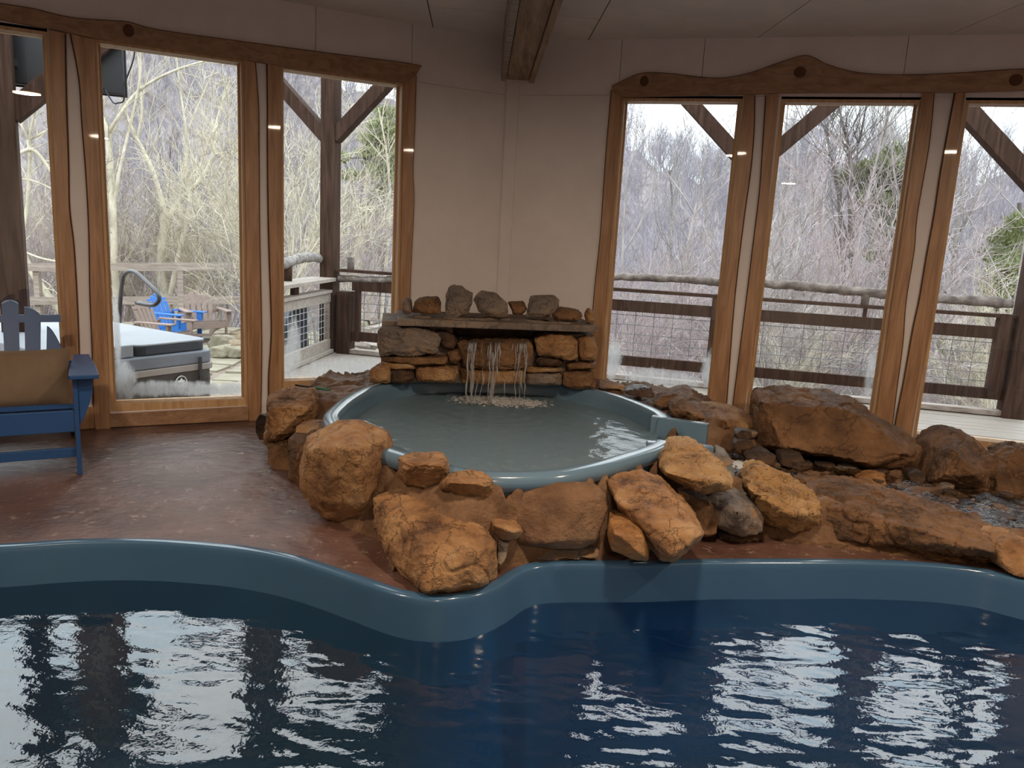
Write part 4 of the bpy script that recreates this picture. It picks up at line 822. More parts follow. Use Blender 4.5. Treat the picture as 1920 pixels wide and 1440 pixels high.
# ------------------------------------------------------------------ ceiling lamps (out of the frame; they glint in the glass and warm the rocks)
LAMPM = emit('lamp_glow', (1.0, .62, .28), 9.0)
def lamp(x, y, lab, k=1.0, drop=.32):
    r = tag(empty('pendant_lamp', (x, y, CEIL_Z)), lab, 'lamp', 'warm pendant lamps over the pool')
    m = MB(); m.tube([(0, 0, 0), (0, 0, -drop)], .006, 6); m.build('cord', BLACKP, r)
    n = 20; prof = [(.03, -drop), (.09, -drop-.02), (.145, -drop-.07), (.15, -drop-.09)]; vs = [(rr*math.cos(2*math.pi*i/n), rr*math.sin(2*math.pi*i/n), z) for rr, z in prof for i in range(n)]; fs = [tuple(range(n))]
    for q_ in range(len(prof)-1):
        for i in range(n): fs.append((q_*n+i, q_*n+(i+1) % n, (q_+1)*n+(i+1) % n, (q_+1)*n+i))
    m = MB(); m.add(vs, fs); m.build('shade', DARKWOOD, r, smooth=True)
    m = MB(); m.prism([(.125*math.cos(2*math.pi*i/n), .125*math.sin(2*math.pi*i/n), -drop-.08) for i in range(n)], (0, 0, .01)); m.build('diffuser', LAMPM, r)
    ld = bpy.data.lights.new('lamp_light', 'AREA'); ld.shape = 'DISK'; ld.size = .24; ld.energy = LAMP_W*k; ld.color = (1.0, .80, .60)
    lo = bpy.data.objects.new('lamp_light', ld); COL.objects.link(lo); lo.parent = r; lo.location = (0, 0, -drop-.095)
lamp(.6, 2.5, 'warm pendant lamp over the middle of the pool'); lamp(-2.05, 2.15, 'warm pendant lamp over the left of the pool'); lamp(2.9, 2.5, 'warm pendant lamp over the right of the pool')
lamp(.4, -1.6, 'warm pendant lamp near the back wall', 1.6)

# ------------------------------------------------------------------ adirondack chairs
def adirondack(name, label, wood_, nsl=5, loc=(0, 0, 0), rz=0.0, scale=1.0, group=None, rounded=True):
    r = tag(empty(name, loc, rz), label, 'chair', group); r.scale = (scale,)*3
    # local frame: x to the sitter's left, -y to the front, z up
    for sg in (-1, 1):
        m = MB(); x0, x1 = sg*.335-.0125, sg*.335+.0125       # front leg: wide under the arm, tapering to the floor
        prof = [(-.045, 0), (.045, 0), (.05, .3), (.055, .45), (.06, .575), (-.05, .575), (-.048, .3)]
        m.prism([(x0, y, z) for y, z in prof], (x1-x0, 0, 0)); recalc(m.build('leg', wood_, r, bevel=.003))
        m = MB(); x = sg*.30; prof = [(-.02, .26), (-.02, .38), (.10, .38), (.95, .10), (1.0, 0), (.90, 0), (.55, .14), (.1, .25)]
        m.prism([(x-.012, y, z) for y, z in prof], (.024, 0, 0)); recalc(m.build('seat_rail', wood_, r, bevel=.003))
        m = MB(); c = sg*.38     # arm
        pl = [(c-.075, -.10), (c-.07, -.115), (c+.07, -.115), (c+.075, -.10), (c+.07, .15), (c+.04 if sg > 0 else c+.05, .64), (c-.05 if sg > 0 else c-.04, .64), (c-.07, .15)]
        m.prism([(x_, y_, .577) for x_, y_ in pl], (0, 0, .024)); recalc(m.build('arm', wood_, r, bevel=.004))
        m = MB(); xo = sg*.3475; m.prism([(xo, -.03, .576), (xo+sg*.078, -.03, .576), (xo+sg*.074, -.03, .50), (xo+sg*.056, -.03, .42), (xo+sg*.03, -.03, .35), (xo, -.03, .29)], (0, .024, 0)); recalc(m.build('arm_bracket', wood_, r, bevel=.002))
    m = MB(); m.box((-.32, -.045, .26), (.32, -.02, .385)); m.build('apron', wood_, r, bevel=.003)
    m = MB(); m.box((-.32, -.01, .10), (.32, .012, .155)); m.build('stretcher', wood_, r, bevel=.003)
    for i in range(6):
        y = .0+i*.088; z = .388-.33*max(0, y-.05)*.9
        m = MB(); m.hexa([(-.32, y, z), (.32, y, z), (.32, y+.078, z-.02), (-.32, y+.078, z-.02)], [(-.32, y, z+.02), (.32, y, z+.02), (.32, y+.078, z), (-.32, y+.078, z)]); m.build('seat_slat', wood_, r)
    for z, y in ((.50, .63), (.24, .53)):
        m = MB(); m.box((-.40 if z > .4 else -.3, y-.0, z), (.40 if z > .4 else .3, y+.025, z+.06)); m.build('back_rail', wood_, r)
    hts = [0.0, .04, .16]
    for i in range(nsl):
        k = i-(nsl-1)/2; ht = .93-(hts[int(round(abs(k)))] if nsl == 5 else .02*abs(k)); wd = .088; pts = []
        xb, xt = k*.098, k*(.118 if nsl == 5 else .11)
        n = 9
        for j in range(n+1):          # rounded top that follows the fan
            f = j/n; xx = (f-.5)*wd; out_ = abs(k) > 1.2 and nsl == 5; drop = (.02*(2*f-1)**2 if abs(k) < .5 else (.055*(f if k > 0 else 1-f)**2 if abs(k) < 1.5 else .17*(f if k > 0 else 1-f)**1.6)) if rounded else 0
            pts.append((xt+xx, ht-drop))
        poly = [(xb-wd/2*.8, .24), (xb+wd/2*.8, .24)]+pts[::-1]
        m = MB(); m.prism([(x_, .50+(z_-.24)*.38, z_) for x_, z_ in poly], (0, .018, .006)); recalc(m.build('back_slat', wood_, r))
    m = MB(); m.hexa([(-.27, .745-.03, .80), (.27, .745-.03, .80), (.27, .745, .80), (-.27, .745, .80)], [(-.27, .73, .845), (.27, .73, .845), (.27, .76, .845), (-.27, .76, .845)]); m.build('back_brace', wood_, r)
    return r
# chair indoors: its right front leg stands at the measured foot point
foot = atz(150, 886, 0); fdir = (atz(140, 848, .1)-atz(0, 862, .1)); fdir[2] = 0; fdir /= np.linalg.norm(fdir)
rz = math.atan2(fdir[1], fdir[0])*.85
cpos = foot-np.array([math.cos(rz), math.sin(rz), 0])*.335
ch = adirondack('adirondack_chair', 'dark blue adirondack chair holding a tan cushion, indoors at the left edge', BLUEP, loc=(cpos[0], cpos[1], 0), rz=rz)
def cushion():
    n = 14; m = MB(); vs = []; fs = []
    for sgn in (1, -1):
        for i in range(n+1):
            for j in range(n+1):
                x, y = i/n*2-1, j/n*2-1; b = (max(0, 1-x**4)*max(0, 1-y**4))**.45; e = 1-.05*(1-abs(x*y))
                vs.append((x*.275*(1-.06*(1-y*y)), sgn*.075*b+.006*mnoise.noise(Vector((x*3, y*3, sgn))), y*.185*(1-.07*(1-x*x))))
    for s_ in (0, 1):
        for i in range(n):
            for j in range(n):
                a = s_*(n+1)**2+i*(n+1)+j; fs.append((a, a+1, a+n+2, a+n+1))
    m.add(vs, fs); return m
o = recalc(cushion().build('cushion', CUSH, smooth=True)); tag(o, 'tan pillow propped on the seat of the dark blue chair', 'cushion')
R_ = Matrix.Translation(Vector(cpos)) @ Matrix.Rotation(rz, 4, 'Z') @ Matrix.Translation((0.045, .26, .52)) @ Matrix.Rotation(-.34, 4, 'X'); o.matrix_world = R_

# ------------------------------------------------------------------ deck, posts, braces, railings
P0 = atz(617, 659, 0); P2 = atz(1893, 782, 0); RDv = P2-P0; RLEN = float(np.linalg.norm(RDv)); RD = RDv/RLEN; RNn = np.array([-RD[1], RD[0], 0])
P1 = None
deck = tag(empty('floor_deck', (1.5, 7.5, 0)), kind='structure')
dk_hp = [(W('L', 0, 0, .19), -NL), (W('R', 0, 0, .19), -NR), (P0+RNn*.16, RNn), (P0+np.array([-.18, 0, 0]), np.array([-.996, .09, 0]))]
pc = W('R', 0, 0, .19); k = 0
for i in range(-22, 24):
    a = pc+NR*(i*.142+.003); b = pc+NR*((i+1)*.142-.003); poly = [a-DR*5, a+DR*9.5, b+DR*9.5, b-DR*5]
    poly = [np.array([p[0], p[1], 0]) for p in poly]
    for hp in (dk_hp[0], dk_hp[1], dk_hp[2], dk_hp[3]):
        if hp is dk_hp[0]:
            # keep what is outside the left wall only where the left wall exists: the union of both outside half planes
            continue
        if hp is dk_hp[1]: continue
        if poly: poly = clip(poly, hp)
    if len(poly) < 3: continue
    # split at the corner: right part outside the right wall, left part outside the left wall
    parts = []
    pr = clip(poly, dk_hp[1]) if i >= 0 else []
    if i >= 0: parts = [pr]
    else: parts = [clip(poly, dk_hp[0])]
    for p_ in parts:
        if len(p_) > 2:
            m = MB(); m.prism([np.array([q[0], q[1], -.035]) for q in p_], (0, 0, .035)); o = recalc(m.build('plank', DECKW)); to_origin(o); addto(deck, o)
            o.location.z += random.uniform(-.0015, .0015)
m = MB(); m.prism([P0+np.array([-.16, .1, -.25]), P0+RD*12+RNn*.1+np.array([0, 0, -.25]), P0+RD*12-RNn*.0+np.array([0, 0, -.25]), P0+np.array([-.16, 0, -.25])], (0, 0, .21)); addto(deck, recalc(m.build('rim_joist', GREYWOOD)))

def post(name, p, size, z1, mt, label, z0=0.0, rz=0.0, braces=(), parts=True):
    r = tag(empty(name, (p[0], p[1], z0), rz), label, 'post')
    m = MB(); h = size/2; m.box((-h, -h, 0), (h, h, z1-z0-.012)); m.build('shaft', mt, r, bevel=.006)
    for (dx, za, ln) in braces:      # brace along the local x axis
        m = MB(); m.bar((dx*h*.6, 0, za-z0), (dx*(h+ln), 0, za-z0+ln), size*.82, size*.82, up=(0, 1, 0)); m.build('brace', mt, r, bevel=.005)
    return r
rzr = math.atan2(RD[1], RD[0])
BEAMZ = 3.78
post('deck_post', P0, .175, BEAMZ, DARKWOOD, 'dark timber post with two braces seen through the third window', rz=rzr, braces=((-1, 2.5, .95), (1, 2.5, .95)))
p1 = onp(1408, 330, P0, RD); p1[2] = 0
post('deck_post', p1, .175, BEAMZ, DARKWOOD, 'dark timber post hidden behind the strip between the fourth and fifth windows, two braces showing', rz=rzr, braces=((-1, p1[2]+2.33, 1.05), (1, 2.33, 1.05)))
post('deck_post', P2, .20, BEAMZ, DARKWOOD, 'dark timber post at the right edge beyond the sixth window', rz=rzr, braces=((-1, 2.15, 1.3), (1, 2.15, 1.3)))
m = MB(); m.bar(P0-RD*2.2+np.array([0, 0, BEAMZ+.1]), P0+RD*11+np.array([0, 0, BEAMZ+.1]), .15, .22); tag(to_origin(m.build('roof_beam', DARKWOOD)), 'dark timber beam carried by the deck posts above the windows', 'beam')
pm = aty(18, 420, 6.25); pm[2] = -.5
post('deck_post', pm, .19, BEAMZ, DARKWOOD, 'broad dark timber post at the far left edge behind the blue chair', z0=-.85, rz=math.atan2(DL[1], DL[0]), braces=((1, 2.22, .95),))
# television on a bracket outside
tvd = math.atan2(.55, .83)
tv = tag(empty('television', aty(130, 130, 6.55), rz=math.radians(20)), 'black outdoor television seen from behind at the top of the first two windows', 'television')
tvz = 2.47-tv.location.z
m = MB(); m.box((-.41, -.03, tvz), (.40, .03, tvz+.62)); m.build('back_cover', BLACKP, tv, bevel=.01)
m = MB(); m.box((-.42, .031, tvz-.012), (.415, .045, tvz+.63)); m.build('bezel', BLACKP, tv, bevel=.004)
m = MB(); m.bar((-.35, -.05, tvz+.15), (-.62, -.05, tvz+.2), .05, .05); m.build('bracket', STEEL, tv)
def pxp(pts, y): return [aty(u, v, y) for u, v in pts]
m = MB(); m.tube(spline(pxp([(253, 90), (250, 112), (240, 140), (233, 158), (233, 178), (231, 190), (222, 193), (212, 192), (195, 165)], 6.6), 5), .006, 6)
tag(to_origin(m.build('television_cable', BLACKP, smooth=True)), 'black cable looping down from the outdoor television', 'cable')

rail = tag(empty('deck_railing', tuple(P0)), 'long deck railing with a rough log on top running past the right windows', 'railing')
def onr(u, v): return onp(u, v, P0, RD)
def rs(u, v): p = onr(u, v); return float((p-P0)@RD), float(p[2])
lg = [onr(*q) for q in ((632, 522), (680, 523), (727, 525))]
zl = [rs(1153, 518)[1], rs(1350, 525)[1], rs(1645, 553)[1], rs(1895, 572)[1]]
def logrun(pts, r0, mt, nm='log_rail', n=12, knots=6):
    P = spline(pts, 12); P = [p+np.array([0, 0, .012*mnoise.noise(Vector((i*.35, 2, 0)))]) for i, p in enumerate(P)]
    R = [r0*(1+.16*mnoise.noise(Vector((i*.5, 7, r0*50)))+(.22 if (i*7) % 23 == 0 else 0)) for i in range(len(P))]
    m = MB(); m.tube(P, R, n, jit=.05); return m.build(nm, mt, smooth=True)
addto(rail, logrun([onr(636, 522), onr(727, 525), onr(900, 520), onr(1060, 517), onr(1151, 519), onr(1250, 522), onr(1350, 529)], .040, LOGBARK))
addto(rail, logrun([onr(1360, 527), onr(1429, 531), onr(1500, 536), onr(1570, 543), onr(1670, 552), onr(1760, 560), onr(1898, 569)], .046, LOGBARK))
def railbar(name, a, b, ht, wd, mt=DARKWOOD, top=True):
    pa, pb = onr(*a), onr(*b); pa[2] -= ht/2; pb[2] -= ht/2
    m = MB(); m.bar(pa, pb, wd, ht); return addto(rail, to_origin(m.build(name, mt)))
railbar('cap_rail', (634, 545), (1151, 533), .035, .09, GREYWOOD) if False else None
zt1 = (rs(1153, 535)[1]+rs(1899, 595)[1])/2; zt2 = (rs(1149, 558)[1]+rs(1886, 617)[1])/2; zb1 = (rs(1410, 688)[1]+rs(1868, 728)[1])/2
s1 = rs(1898, 600)[0]
def hrail(name, z, ht, wd, s0, s1_, mt):
    m = MB(); m.bar(P0+RD*s0+np.array([0, 0, z-ht/2]), P0+RD*s1_+np.array([0, 0, z-ht/2]), wd, ht); return addto(rail, to_origin(m.build(name, mt, bevel=.003)))
hrail('cap_rail', zt1, .035, .10, .1, RLEN-.1, DARKWOOD); hrail('top_rail', zt2, .12, .045, .3, RLEN-.1, DARKWOOD); hrail('bottom_rail', zb1, .11, .045, .3, RLEN-.1, DARKWOOD)
hrail('toe_board', .06, .05, .12, .2, RLEN+2, GREYWOOD)
def vpost(s, z0, z1, wd, mt=DARKWOOD, nm='rail_post'):
    m = MB(); p = P0+RD*s; m.bar(p+np.array([0, 0, z0]), p+np.array([0, 0, z1]), wd, wd, up=RNn); return addto(rail, to_origin(m.build(nm, mt, bevel=.004)))
vpost(rs(648, 600)[0], .0, rs(648, 546)[1], .17); vpost(rs(668, 600)[0]+.02, zb1-.12, zt2-.02, .06)
vpost(rs(1338, 620)[0], .0, zt1-.03, .09); vpost(rs(1868, 690)[0], zb1-.1, zt1, .12); vpost(rs(1621, 590)[0], zt2-.02, zt1, .035)
for u in (657, 1624): 
    m = MB(); p = onr(u, 550); m.tube([P0+RD*((p-P0)@RD)+np.array([0, 0, zt1-.005]), P0+RD*((p-P0)@RD)+np.array([0, 0, zt1+.14])], [.04, .045], 8); addto(rail, to_origin(m.build('log_block', LOGBARK, smooth=True)))
def meshpanel(root, O, D, s0, s1_, z0, z1, sv, hz, mt, rr=.0035, ht0=None):
    m = MB(); s = s0+sv*.5
    while s < s1_: m.tube([O+D*s+np.array([0, 0, z0]), O+D*s+np.array([0, 0, z1])], rr, 4, cap=False); s += sv
    z = z1-hz[0]; k = 0
    while z > z0: m.tube([O+D*s0+np.array([0, 0, z]), O+D*s1_+np.array([0, 0, z])], rr, 4, cap=False); k += 1; z -= hz[min(k, len(hz)-1)]
    o = m.build('wire_mesh', mt); o['kind'] = 'stuff'; return addto(root, to_origin(o))
hz = [.10, .105, .10, .095, .085, .075, .065, .055, .05]
sA, sB = rs(668, 600)[0], rs(1338, 620)[0]
meshpanel(rail, P0, RD, sA, sB, zb1-.05, zt2-.06, .20, hz, WIRED); meshpanel(rail, P0, RD, sB, RLEN-.2, zb1-.05, zt2-.06, .20, hz, WIRED)
# railing continuing past the last post, outside the frame's right side
# left railing with the wide drink shelf
KD = np.array([math.sin(math.radians(5.5)), math.cos(math.radians(5.5)), 0]); KN = np.array([-KD[1], KD[0], 0]); K0 = P0-RD*.02
def onk(u, v): return onp(u, v, K0, KD)
kr = tag(empty('shelf_railing', tuple(P0-KD*.9)), 'short railing with a wide board shelf and birch log, left of the third window post', 'railing')
sN = -1.85
def kbar(name, z, ht, wd, off, s0, s1_, mt):
    m = MB(); m.bar(K0+KD*s0+KN*off+np.array([0, 0, z-ht/2]), K0+KD*s1_+KN*off+np.array([0, 0, z-ht/2]), wd, ht); return addto(kr, to_origin(m.build(name, mt, bevel=.003)))
zsh = onk(600, 507)[2]
ztr = onk(590, 541)[2]; zbr = onk(590, 665)[2]
print('tubwall', [round(float((p-CORN)@NL), 2) for p in trect(-3, .05, -.05, 1)] if False else '', 'K', zsh, ztr, zbr, 'R', zt1, zt2, zb1, zl, P0, P2, p1)
kbar('shelf_board', .90, .04, .30, .02, sN, -.09, RAILW)
kbar('top_rail', .76, .035, .13, -.03, sN, -.12, RAILW); kbar('side_rail', .725, .11, .04, -.05, sN, -.10, RAILW)
kbar('bottom_rail', .17, .12, .04, -.05, sN, -.10, RAILW); kbar('bottom_cap', .05, .04, .12, -.05, sN, -.10, RAILW)
for s_ in (-.12, -1.6):
    m = MB(); m.bar(K0+KD*s_-KN*.03+np.array([0, 0, .0]), K0+KD*s_-KN*.03+np.array([0, 0, .75]), .06, .06, up=KD); addto(kr, to_origin(m.build('rail_post', GREYWOOD)))
for s_ in (-1.05,):
    m = MB(); m.bar(K0+KD*s_+KN*.0+np.array([0, 0, .76]), K0+KD*s_+np.array([0, 0, .86]), .05, .12, up=KD); addto(kr, to_origin(m.build('shelf_block', DARKWOOD)))
    m = MB(); p = K0+KD*s_+KN*.08; m.tube([p+np.array([0, 0, .90]), p+np.array([0, 0, 1.07])], [.05, .055], 10); addto(kr, to_origin(m.build('log_block', DARKWOOD, smooth=True)))
P = [K0+KD*s_+KN*.08+np.array([0, 0, z]) for s_, z in ((-1.9, 1.06), (-1.5, 1.085), (-1.1, 1.09), (-.7, 1.13), (-.35, 1.135), (-.1, 1.12))]
addto(kr, logrun(P, .052, BIRCH, 'birch_log'))
meshpanel(kr, K0-KN*.05, KD, sN, -.14, .18, .70, .11, [.07, .075], GALV, rr=.004)
# dark covered form and leaning boards seen through the mesh
m = MB(); pts = [K0-KD*d+KN*o_+np.array([0, 0, z]) for d, o_, z in ((.2, .15, 0), (.2, .42, 0), (1.0, .15, 0), (1.0, .38, 0), (.25, .15, .66), (.25, .4, .66), (.7, .15, .55), (.7, .36, .55), (1.1, .15, .25), (1.1, .36, .25))]
em = rock_mesh(pts, res=30, smooth=3, amp=.02, fine=.004); em.materials.append(COVERD); o = bpy.data.objects.new('covered_grill', em); COL.objects.link(o); tag(to_origin(o), 'black covered shape behind the wire mesh of the shelf railing', 'cover')
for (a, b, lab) in (((-1.5, .30, .22), (-.5, .42, .66), 'upper pale board leaning behind the wire mesh'), ((-.72, .32, .05), (-.66, .40, .42), 'short upright pale board standing behind the wire mesh')):
    m = MB(); m.bar(K0+KD*a[0]+KN*a[1]+np.array([0, 0, a[2]]), K0+KD*b[0]+KN*b[1]+np.array([0, 0, b[2]]), .04, .10); tag(to_origin(m.build('board', DECKW)), lab, 'board')

# ------------------------------------------------------------------ ground, patio, far hillside
def elev(az):   # skyline elevation in degrees against azimuth
    return np.interp(az, [-75, -40, -25, -20.5, -17.5, -12, -8, 0, 8, 14, 18, 24, 30, 40, 75], [17, 17, 17, 16.5, 10.2, 8.6, 7.4, 6.2, 5.4, 5.2, 5.6, 4.4, 4.2, 5.5, 9])
azs = np.radians(np.arange(-75, 75.1, .5)); rs_ = np.concatenate([np.arange(5.0, 20, .5), np.geomspace(20, 330, 60)])
A2, R2 = np.meshgrid(azs, rs_); X2, Y2 = R2*np.sin(A2), R2*np.cos(A2)
E2 = elev(np.degrees(A2)); rid = 210.0
low = -1.6-3.6*sstep(9, 30, R2)-4.0*sstep(30, 70, R2)
patio = (X2 < -2.2) & (Y2 < 17.5)
low = np.where(X2 < -2.2, -.88-5.6*sstep(17, 40, R2)-2.5*sstep(40, 80, R2), low)
low = low+(0 if True else 0)
peak = EYE+rid*np.tan(np.radians(E2)); f_ = sstep(.2, 1.0, (R2-60)/(rid-60))
Z2 = low*(1-f_)+peak*f_
NZ = fbm(X2, Y2, .035, 1.7, 5)
Z2 += NZ*np.interp(R2, [5, 20, 60, 210, 330], [0, .5, 2.0, 6, 6]); Z2 = np.where(R2 > rid, Z2-(R2-rid)*.25, Z2); Z2 = np.where(R2 < 13, np.minimum(Z2, -.9), Z2)
co = np.stack([X2, Y2, Z2], -1).reshape(-1, 3); ny_, nx_ = X2.shape; idx = np.arange(nx_*ny_).reshape(ny_, nx_)
q = np.stack([idx[:-1, :-1], idx[:-1, 1:], idx[1:, 1:], idx[1:, :-1]], -1).reshape(-1, 4)
g = fast_mesh('ground', co, q, GROUNDM, True); tag(g, kind='structure')
def gz(x, y):
    r = math.hypot(x, y); a = math.atan2(x, y); i = int(np.clip(np.searchsorted(rs_, r), 1, len(rs_)-1)); j = int(np.clip(round((a-azs[0])/(azs[1]-azs[0])), 0, len(azs)-1))
    t_ = (r-rs_[i-1])/(rs_[i]-rs_[i-1]); return float(Z2[i-1, j]*(1-t_)+Z2[i, j]*t_)
# flagstones on the lower patio
PZ = -.86
pat = tag(empty('floor_patio', (-5, 10, PZ)), kind='structure')
m = MB(); m.prism([np.array(p) for p in ((-2.42, 5.4, PZ-.06), (-9.5, 2.6, PZ-.06), (-13, 17, PZ-.06), (-2.42, 17, PZ-.06))], (0, 0, .04)); addto(pat, recalc(m.build('mortar_base', MORTARG)))
for i in range(15):
    for j in range(19):
        x0, y0 = -2.5-i*.7, 4.6+j*.66; 
        if y0 < 6.0+.5*(-x0-2.5)*-.9+.9: 
            if (np.array([x0, y0, 0])-CORN)@NL < .55: continue
        poly = [(x0-.03-random.uniform(0, .07), y0+.03+random.uniform(0, .07)), (x0-.64+random.uniform(-.02, .06), y0+.04+random.uniform(0, .06)), (x0-.66+random.uniform(0, .07), y0+.6-random.uniform(0, .06)), (x0-.3, y0+.63), (x0-.05-random.uniform(0, .05), y0+.58)]
        m = MB(); m.prism([np.array([a, b, PZ-.02]) for a, b in poly], (0, 0, .03+random.uniform(0, .01))); o = recalc(m.build('flagstone', PATIOM)); to_origin(o); addto(pat, o)
# hot tub on the patio
tubr = tag(empty('outdoor_hot_tub', (-3.3, 6.9, -.5)), 'large outdoor hot tub with a grey folding cover outside the second window', 'hot tub')
TZ = .50
cR = atz(391, 636, TZ); cL = atz(228, 652, TZ); cF = atz(210, 590, TZ)
ex = cR-cL; ex[2] = 0; ex /= np.linalg.norm(ex); ey = np.array([-ex[1], ex[0], 0])
back_len = float((cF-cR)@ey); back_len = min(max(back_len, 1.2), 2.0)
LEFTL = float((cR-cL)@ex)+.55; cR = np.array([cR[0], cR[1], 0.0])
def trect(x0, x1, y0, y1, r=.09):
    pts = []
    for (cx, cy, a0) in ((x1-r, y0+r, -90), (x1-r, y1-r, 0), (x0+r, y1-r, 90), (x0+r, y0+r, 180)):
        for k in range(5): a = math.radians(a0+k*22.5); pts.append((cx+r*math.cos(a), cy+r*math.sin(a)))
    return [cR+ex*x+ey*y for x, y in pts]
def slab(name, ins, z0, z1, mt, bev=.008, x0=None):
    m = MB(); m.prism([np.array([p[0], p[1], z0]) for p in trect(-LEFTL-ins if x0 is None else x0, ins, -ins, back_len+ins)], (0, 0, z1-z0)); return addto(tubr, recalc(m.build(name, mt, bevel=bev)))
slab('cover_top', 0.0, TZ-.012, TZ+.006, COVERM, x0=-LEFTL/2-.0); slab('cover_edge', -.006, TZ-.085, TZ-.013, COVERD, x0=-LEFTL/2-.0)
m = MB(); m.prism([np.array([p[0], p[1], TZ-.085]) for p in [cR+ex*x+ey*y for x, y in ((-LEFTL, 0), (-LEFTL/2-.015, 0), (-LEFTL/2-.015, back_len), (-LEFTL, back_len))]], (0, 0, .1)); addto(tubr, recalc(m.build('cover_half', COVERM, bevel=.01)))
slab('cover_skirt', .035, TZ-.19, TZ-.088, COVERS, .012); slab('tub_lip', .045, TZ-.245, TZ-.192, TUBLIP, .006); slab('cabinet', .03, -.86, TZ-.247, CABIN, .004)
for k in range(6):
    m = MB(); z_ = TZ-.34-k*.12; m.prism([np.array([p[0], p[1], z_]) for p in trect(-LEFTL-.033, .033, -.033, back_len+.033)], (0, 0, .006)); addto(tubr, recalc(m.build('groove', BLACKP)))
em_c = cR-ex*.30-ey*.033+np.array([0, 0, TZ-.325])
m = MB(); n = 24; m.prism([em_c-ey*.006+ex*.058*math.cos(a)+np.array([0, 0, .058*math.sin(a)]) for a in np.linspace(0, 2*math.pi, n+1)[:-1]], -ey*-.006); e1 = addto(tubr, recalc(m.build('emblem', BLACKP)))
m = MB(); P = [em_c-ey*.008+ex*.050*math.cos(a)+np.array([0, 0, .050*math.sin(a)]) for a in np.linspace(0, 2*math.pi, 25)]; m.tube(P, .005, 4, cap=False)
for ang in (90, 162, 18):                                            # three-lobed leaf in the ring
    a = math.radians(ang); c_ = em_c-ey*.009; d_ = ex*math.cos(a)+np.array([0, 0, math.sin(a)]); s_ = ex*-math.sin(a)+np.array([0, 0, math.cos(a)])
    m.prism([c_, c_+d_*.018+s_*.012, c_+d_*.036, c_+d_*.018-s_*.012], -ey*.003)
m.prism([em_c-ey*.009+ex*-.03+np.array([0, 0, -.012]), em_c-ey*.009+ex*.03+np.array([0, 0, -.012]), em_c-ey*.009+ex*.02+np.array([0, 0, -.022]), em_c-ey*.009-ex*.02+np.array([0, 0, -.022])], -ey*.003)
addto(tubr, m.build('emblem_mark', WHITEP))
m = MB(); s0 = cR-ex*.13-ey*.06; m.bar(s0+np.array([0, 0, TZ-.13]), s0+np.array([0, 0, TZ-.36]), .028, .008, up=ey); addto(tubr, m.build('cover_strap', BLACKP))
m = MB(); s0 = cR-ex*.13-ey*.065; m.bar(s0+np.array([0, 0, TZ-.29]), s0+np.array([0, 0, TZ-.40]), .04, .02, up=ey); addto(tubr, m.build('strap_buckle', BLACKP, bevel=.004))
m = MB(); s0 = cR-ex*1.02-ey*.047; m.box((0, 0, 0), (.09, .004, .03)); o = m.build('label_plate', WHITEP); o.location = s0+np.array([0, 0, TZ-.235]); o.rotation_euler = (0, 0, math.atan2(ex[1], ex[0])); addto(tubr, o)
hy = 7.9
hp3 = [(222, 625), (224, 594), (226, 560), (229, 530), (233, 516), (243, 509), (256, 512), (272, 526), (290, 543), (297, 553), (298, 563), (291, 571), (280, 572), (256, 568)]
m = MB(); m.tube(spline([aty(u, v, hy-(u-222)*.004) for u, v in hp3], 6), .021, 10); o = m.build('grab_rail', STEEL, smooth=True); tag(to_origin(o), 'bent dark metal grab rail standing behind the outdoor hot tub', 'handrail')
# patio chairs
def ground_at(u, v, z): p = atz(u, v, z); return p
c = ground_at(392, 640, PZ+.01)
adirondack('adirondack_chair', 'weathered brown adirondack chair facing the patio right of the blue one', BROWNP, loc=tuple(c), rz=math.radians(38), scale=1.0, rounded=False)
c = ground_at(356, 642, PZ+.01)
adirondack('adirondack_chair', 'bright blue adirondack chair outside behind the hot tub', BRIGHTB, loc=tuple(c), rz=math.radians(78), scale=.95, rounded=False)
c = ground_at(338, 664, PZ+.01)
adirondack('adirondack_chair', 'brown adirondack chair turned away, left of the bright blue one', BROWNP, loc=tuple(c), rz=math.radians(82), scale=.95, rounded=False)
# fence behind the chairs
fe = tag(empty('patio_fence', (-6, 16.6, PZ)), 'pale two-rail wooden fence behind the patio chairs', 'fence')
for (v0_, v1_) in ((493, 508), (556, 571)):
    a, b = aty(-60, (v0_+v1_)/2+1, 16.6), aty(520, (v0_+v1_)/2-1, 16.8); m = MB(); m.bar(a, b, .06, (v1_-v0_)*16.6/1440*.97); addto(fe, to_origin(m.build('rail', GREYWOOD)))
for u in (70, 200, 340, 470):
    a = aty(u, 520, 16.75); m = MB(); m.bar((a[0], a[1], PZ-.3), (a[0], a[1], .35), .12, .12, up=(0, 1, 0)); addto(fe, to_origin(m.build('rail', GREYWOOD)))
# rough stones of the fire ring
for i, (u, v, r, lab) in enumerate(((415, 648, .33, 'grey tilted flagstone in the stone pile right of the outdoor chairs'), (440, 642, .28, 'tan boulder at the back of the outdoor stone pile'), (452, 655, .32, 'tan boulder at the right of the outdoor stone pile'), (410, 662, .25, 'pale block at the front left of the outdoor stone pile'), (432, 662, .26, 'pale block at the front middle of the outdoor stone pile'), (446, 632, .25, 'small tan stone touching the window edge on the outdoor stone pile'))):
    c = atz(u, v+8, PZ+.02); pts = [c+np.array([r*random.uniform(.6, 1)*math.cos(a), r*.7*math.sin(a)+.1, z*r]) for a in np.linspace(0, 6.28, 7)[:-1] for z in (0, .5*random.uniform(.7, 1.3), .8*random.uniform(.5, 1.1))]
    em = rock_mesh(pts, res=22, smooth=1, seed=i*7.7); em.materials.append(PATIOM if i in (0, 3, 4) else STONET); em.name = 'patio_rock'; o = bpy.data.objects.new('patio_rock', em); COL.objects.link(o); tag(to_origin(o), lab, 'rock')
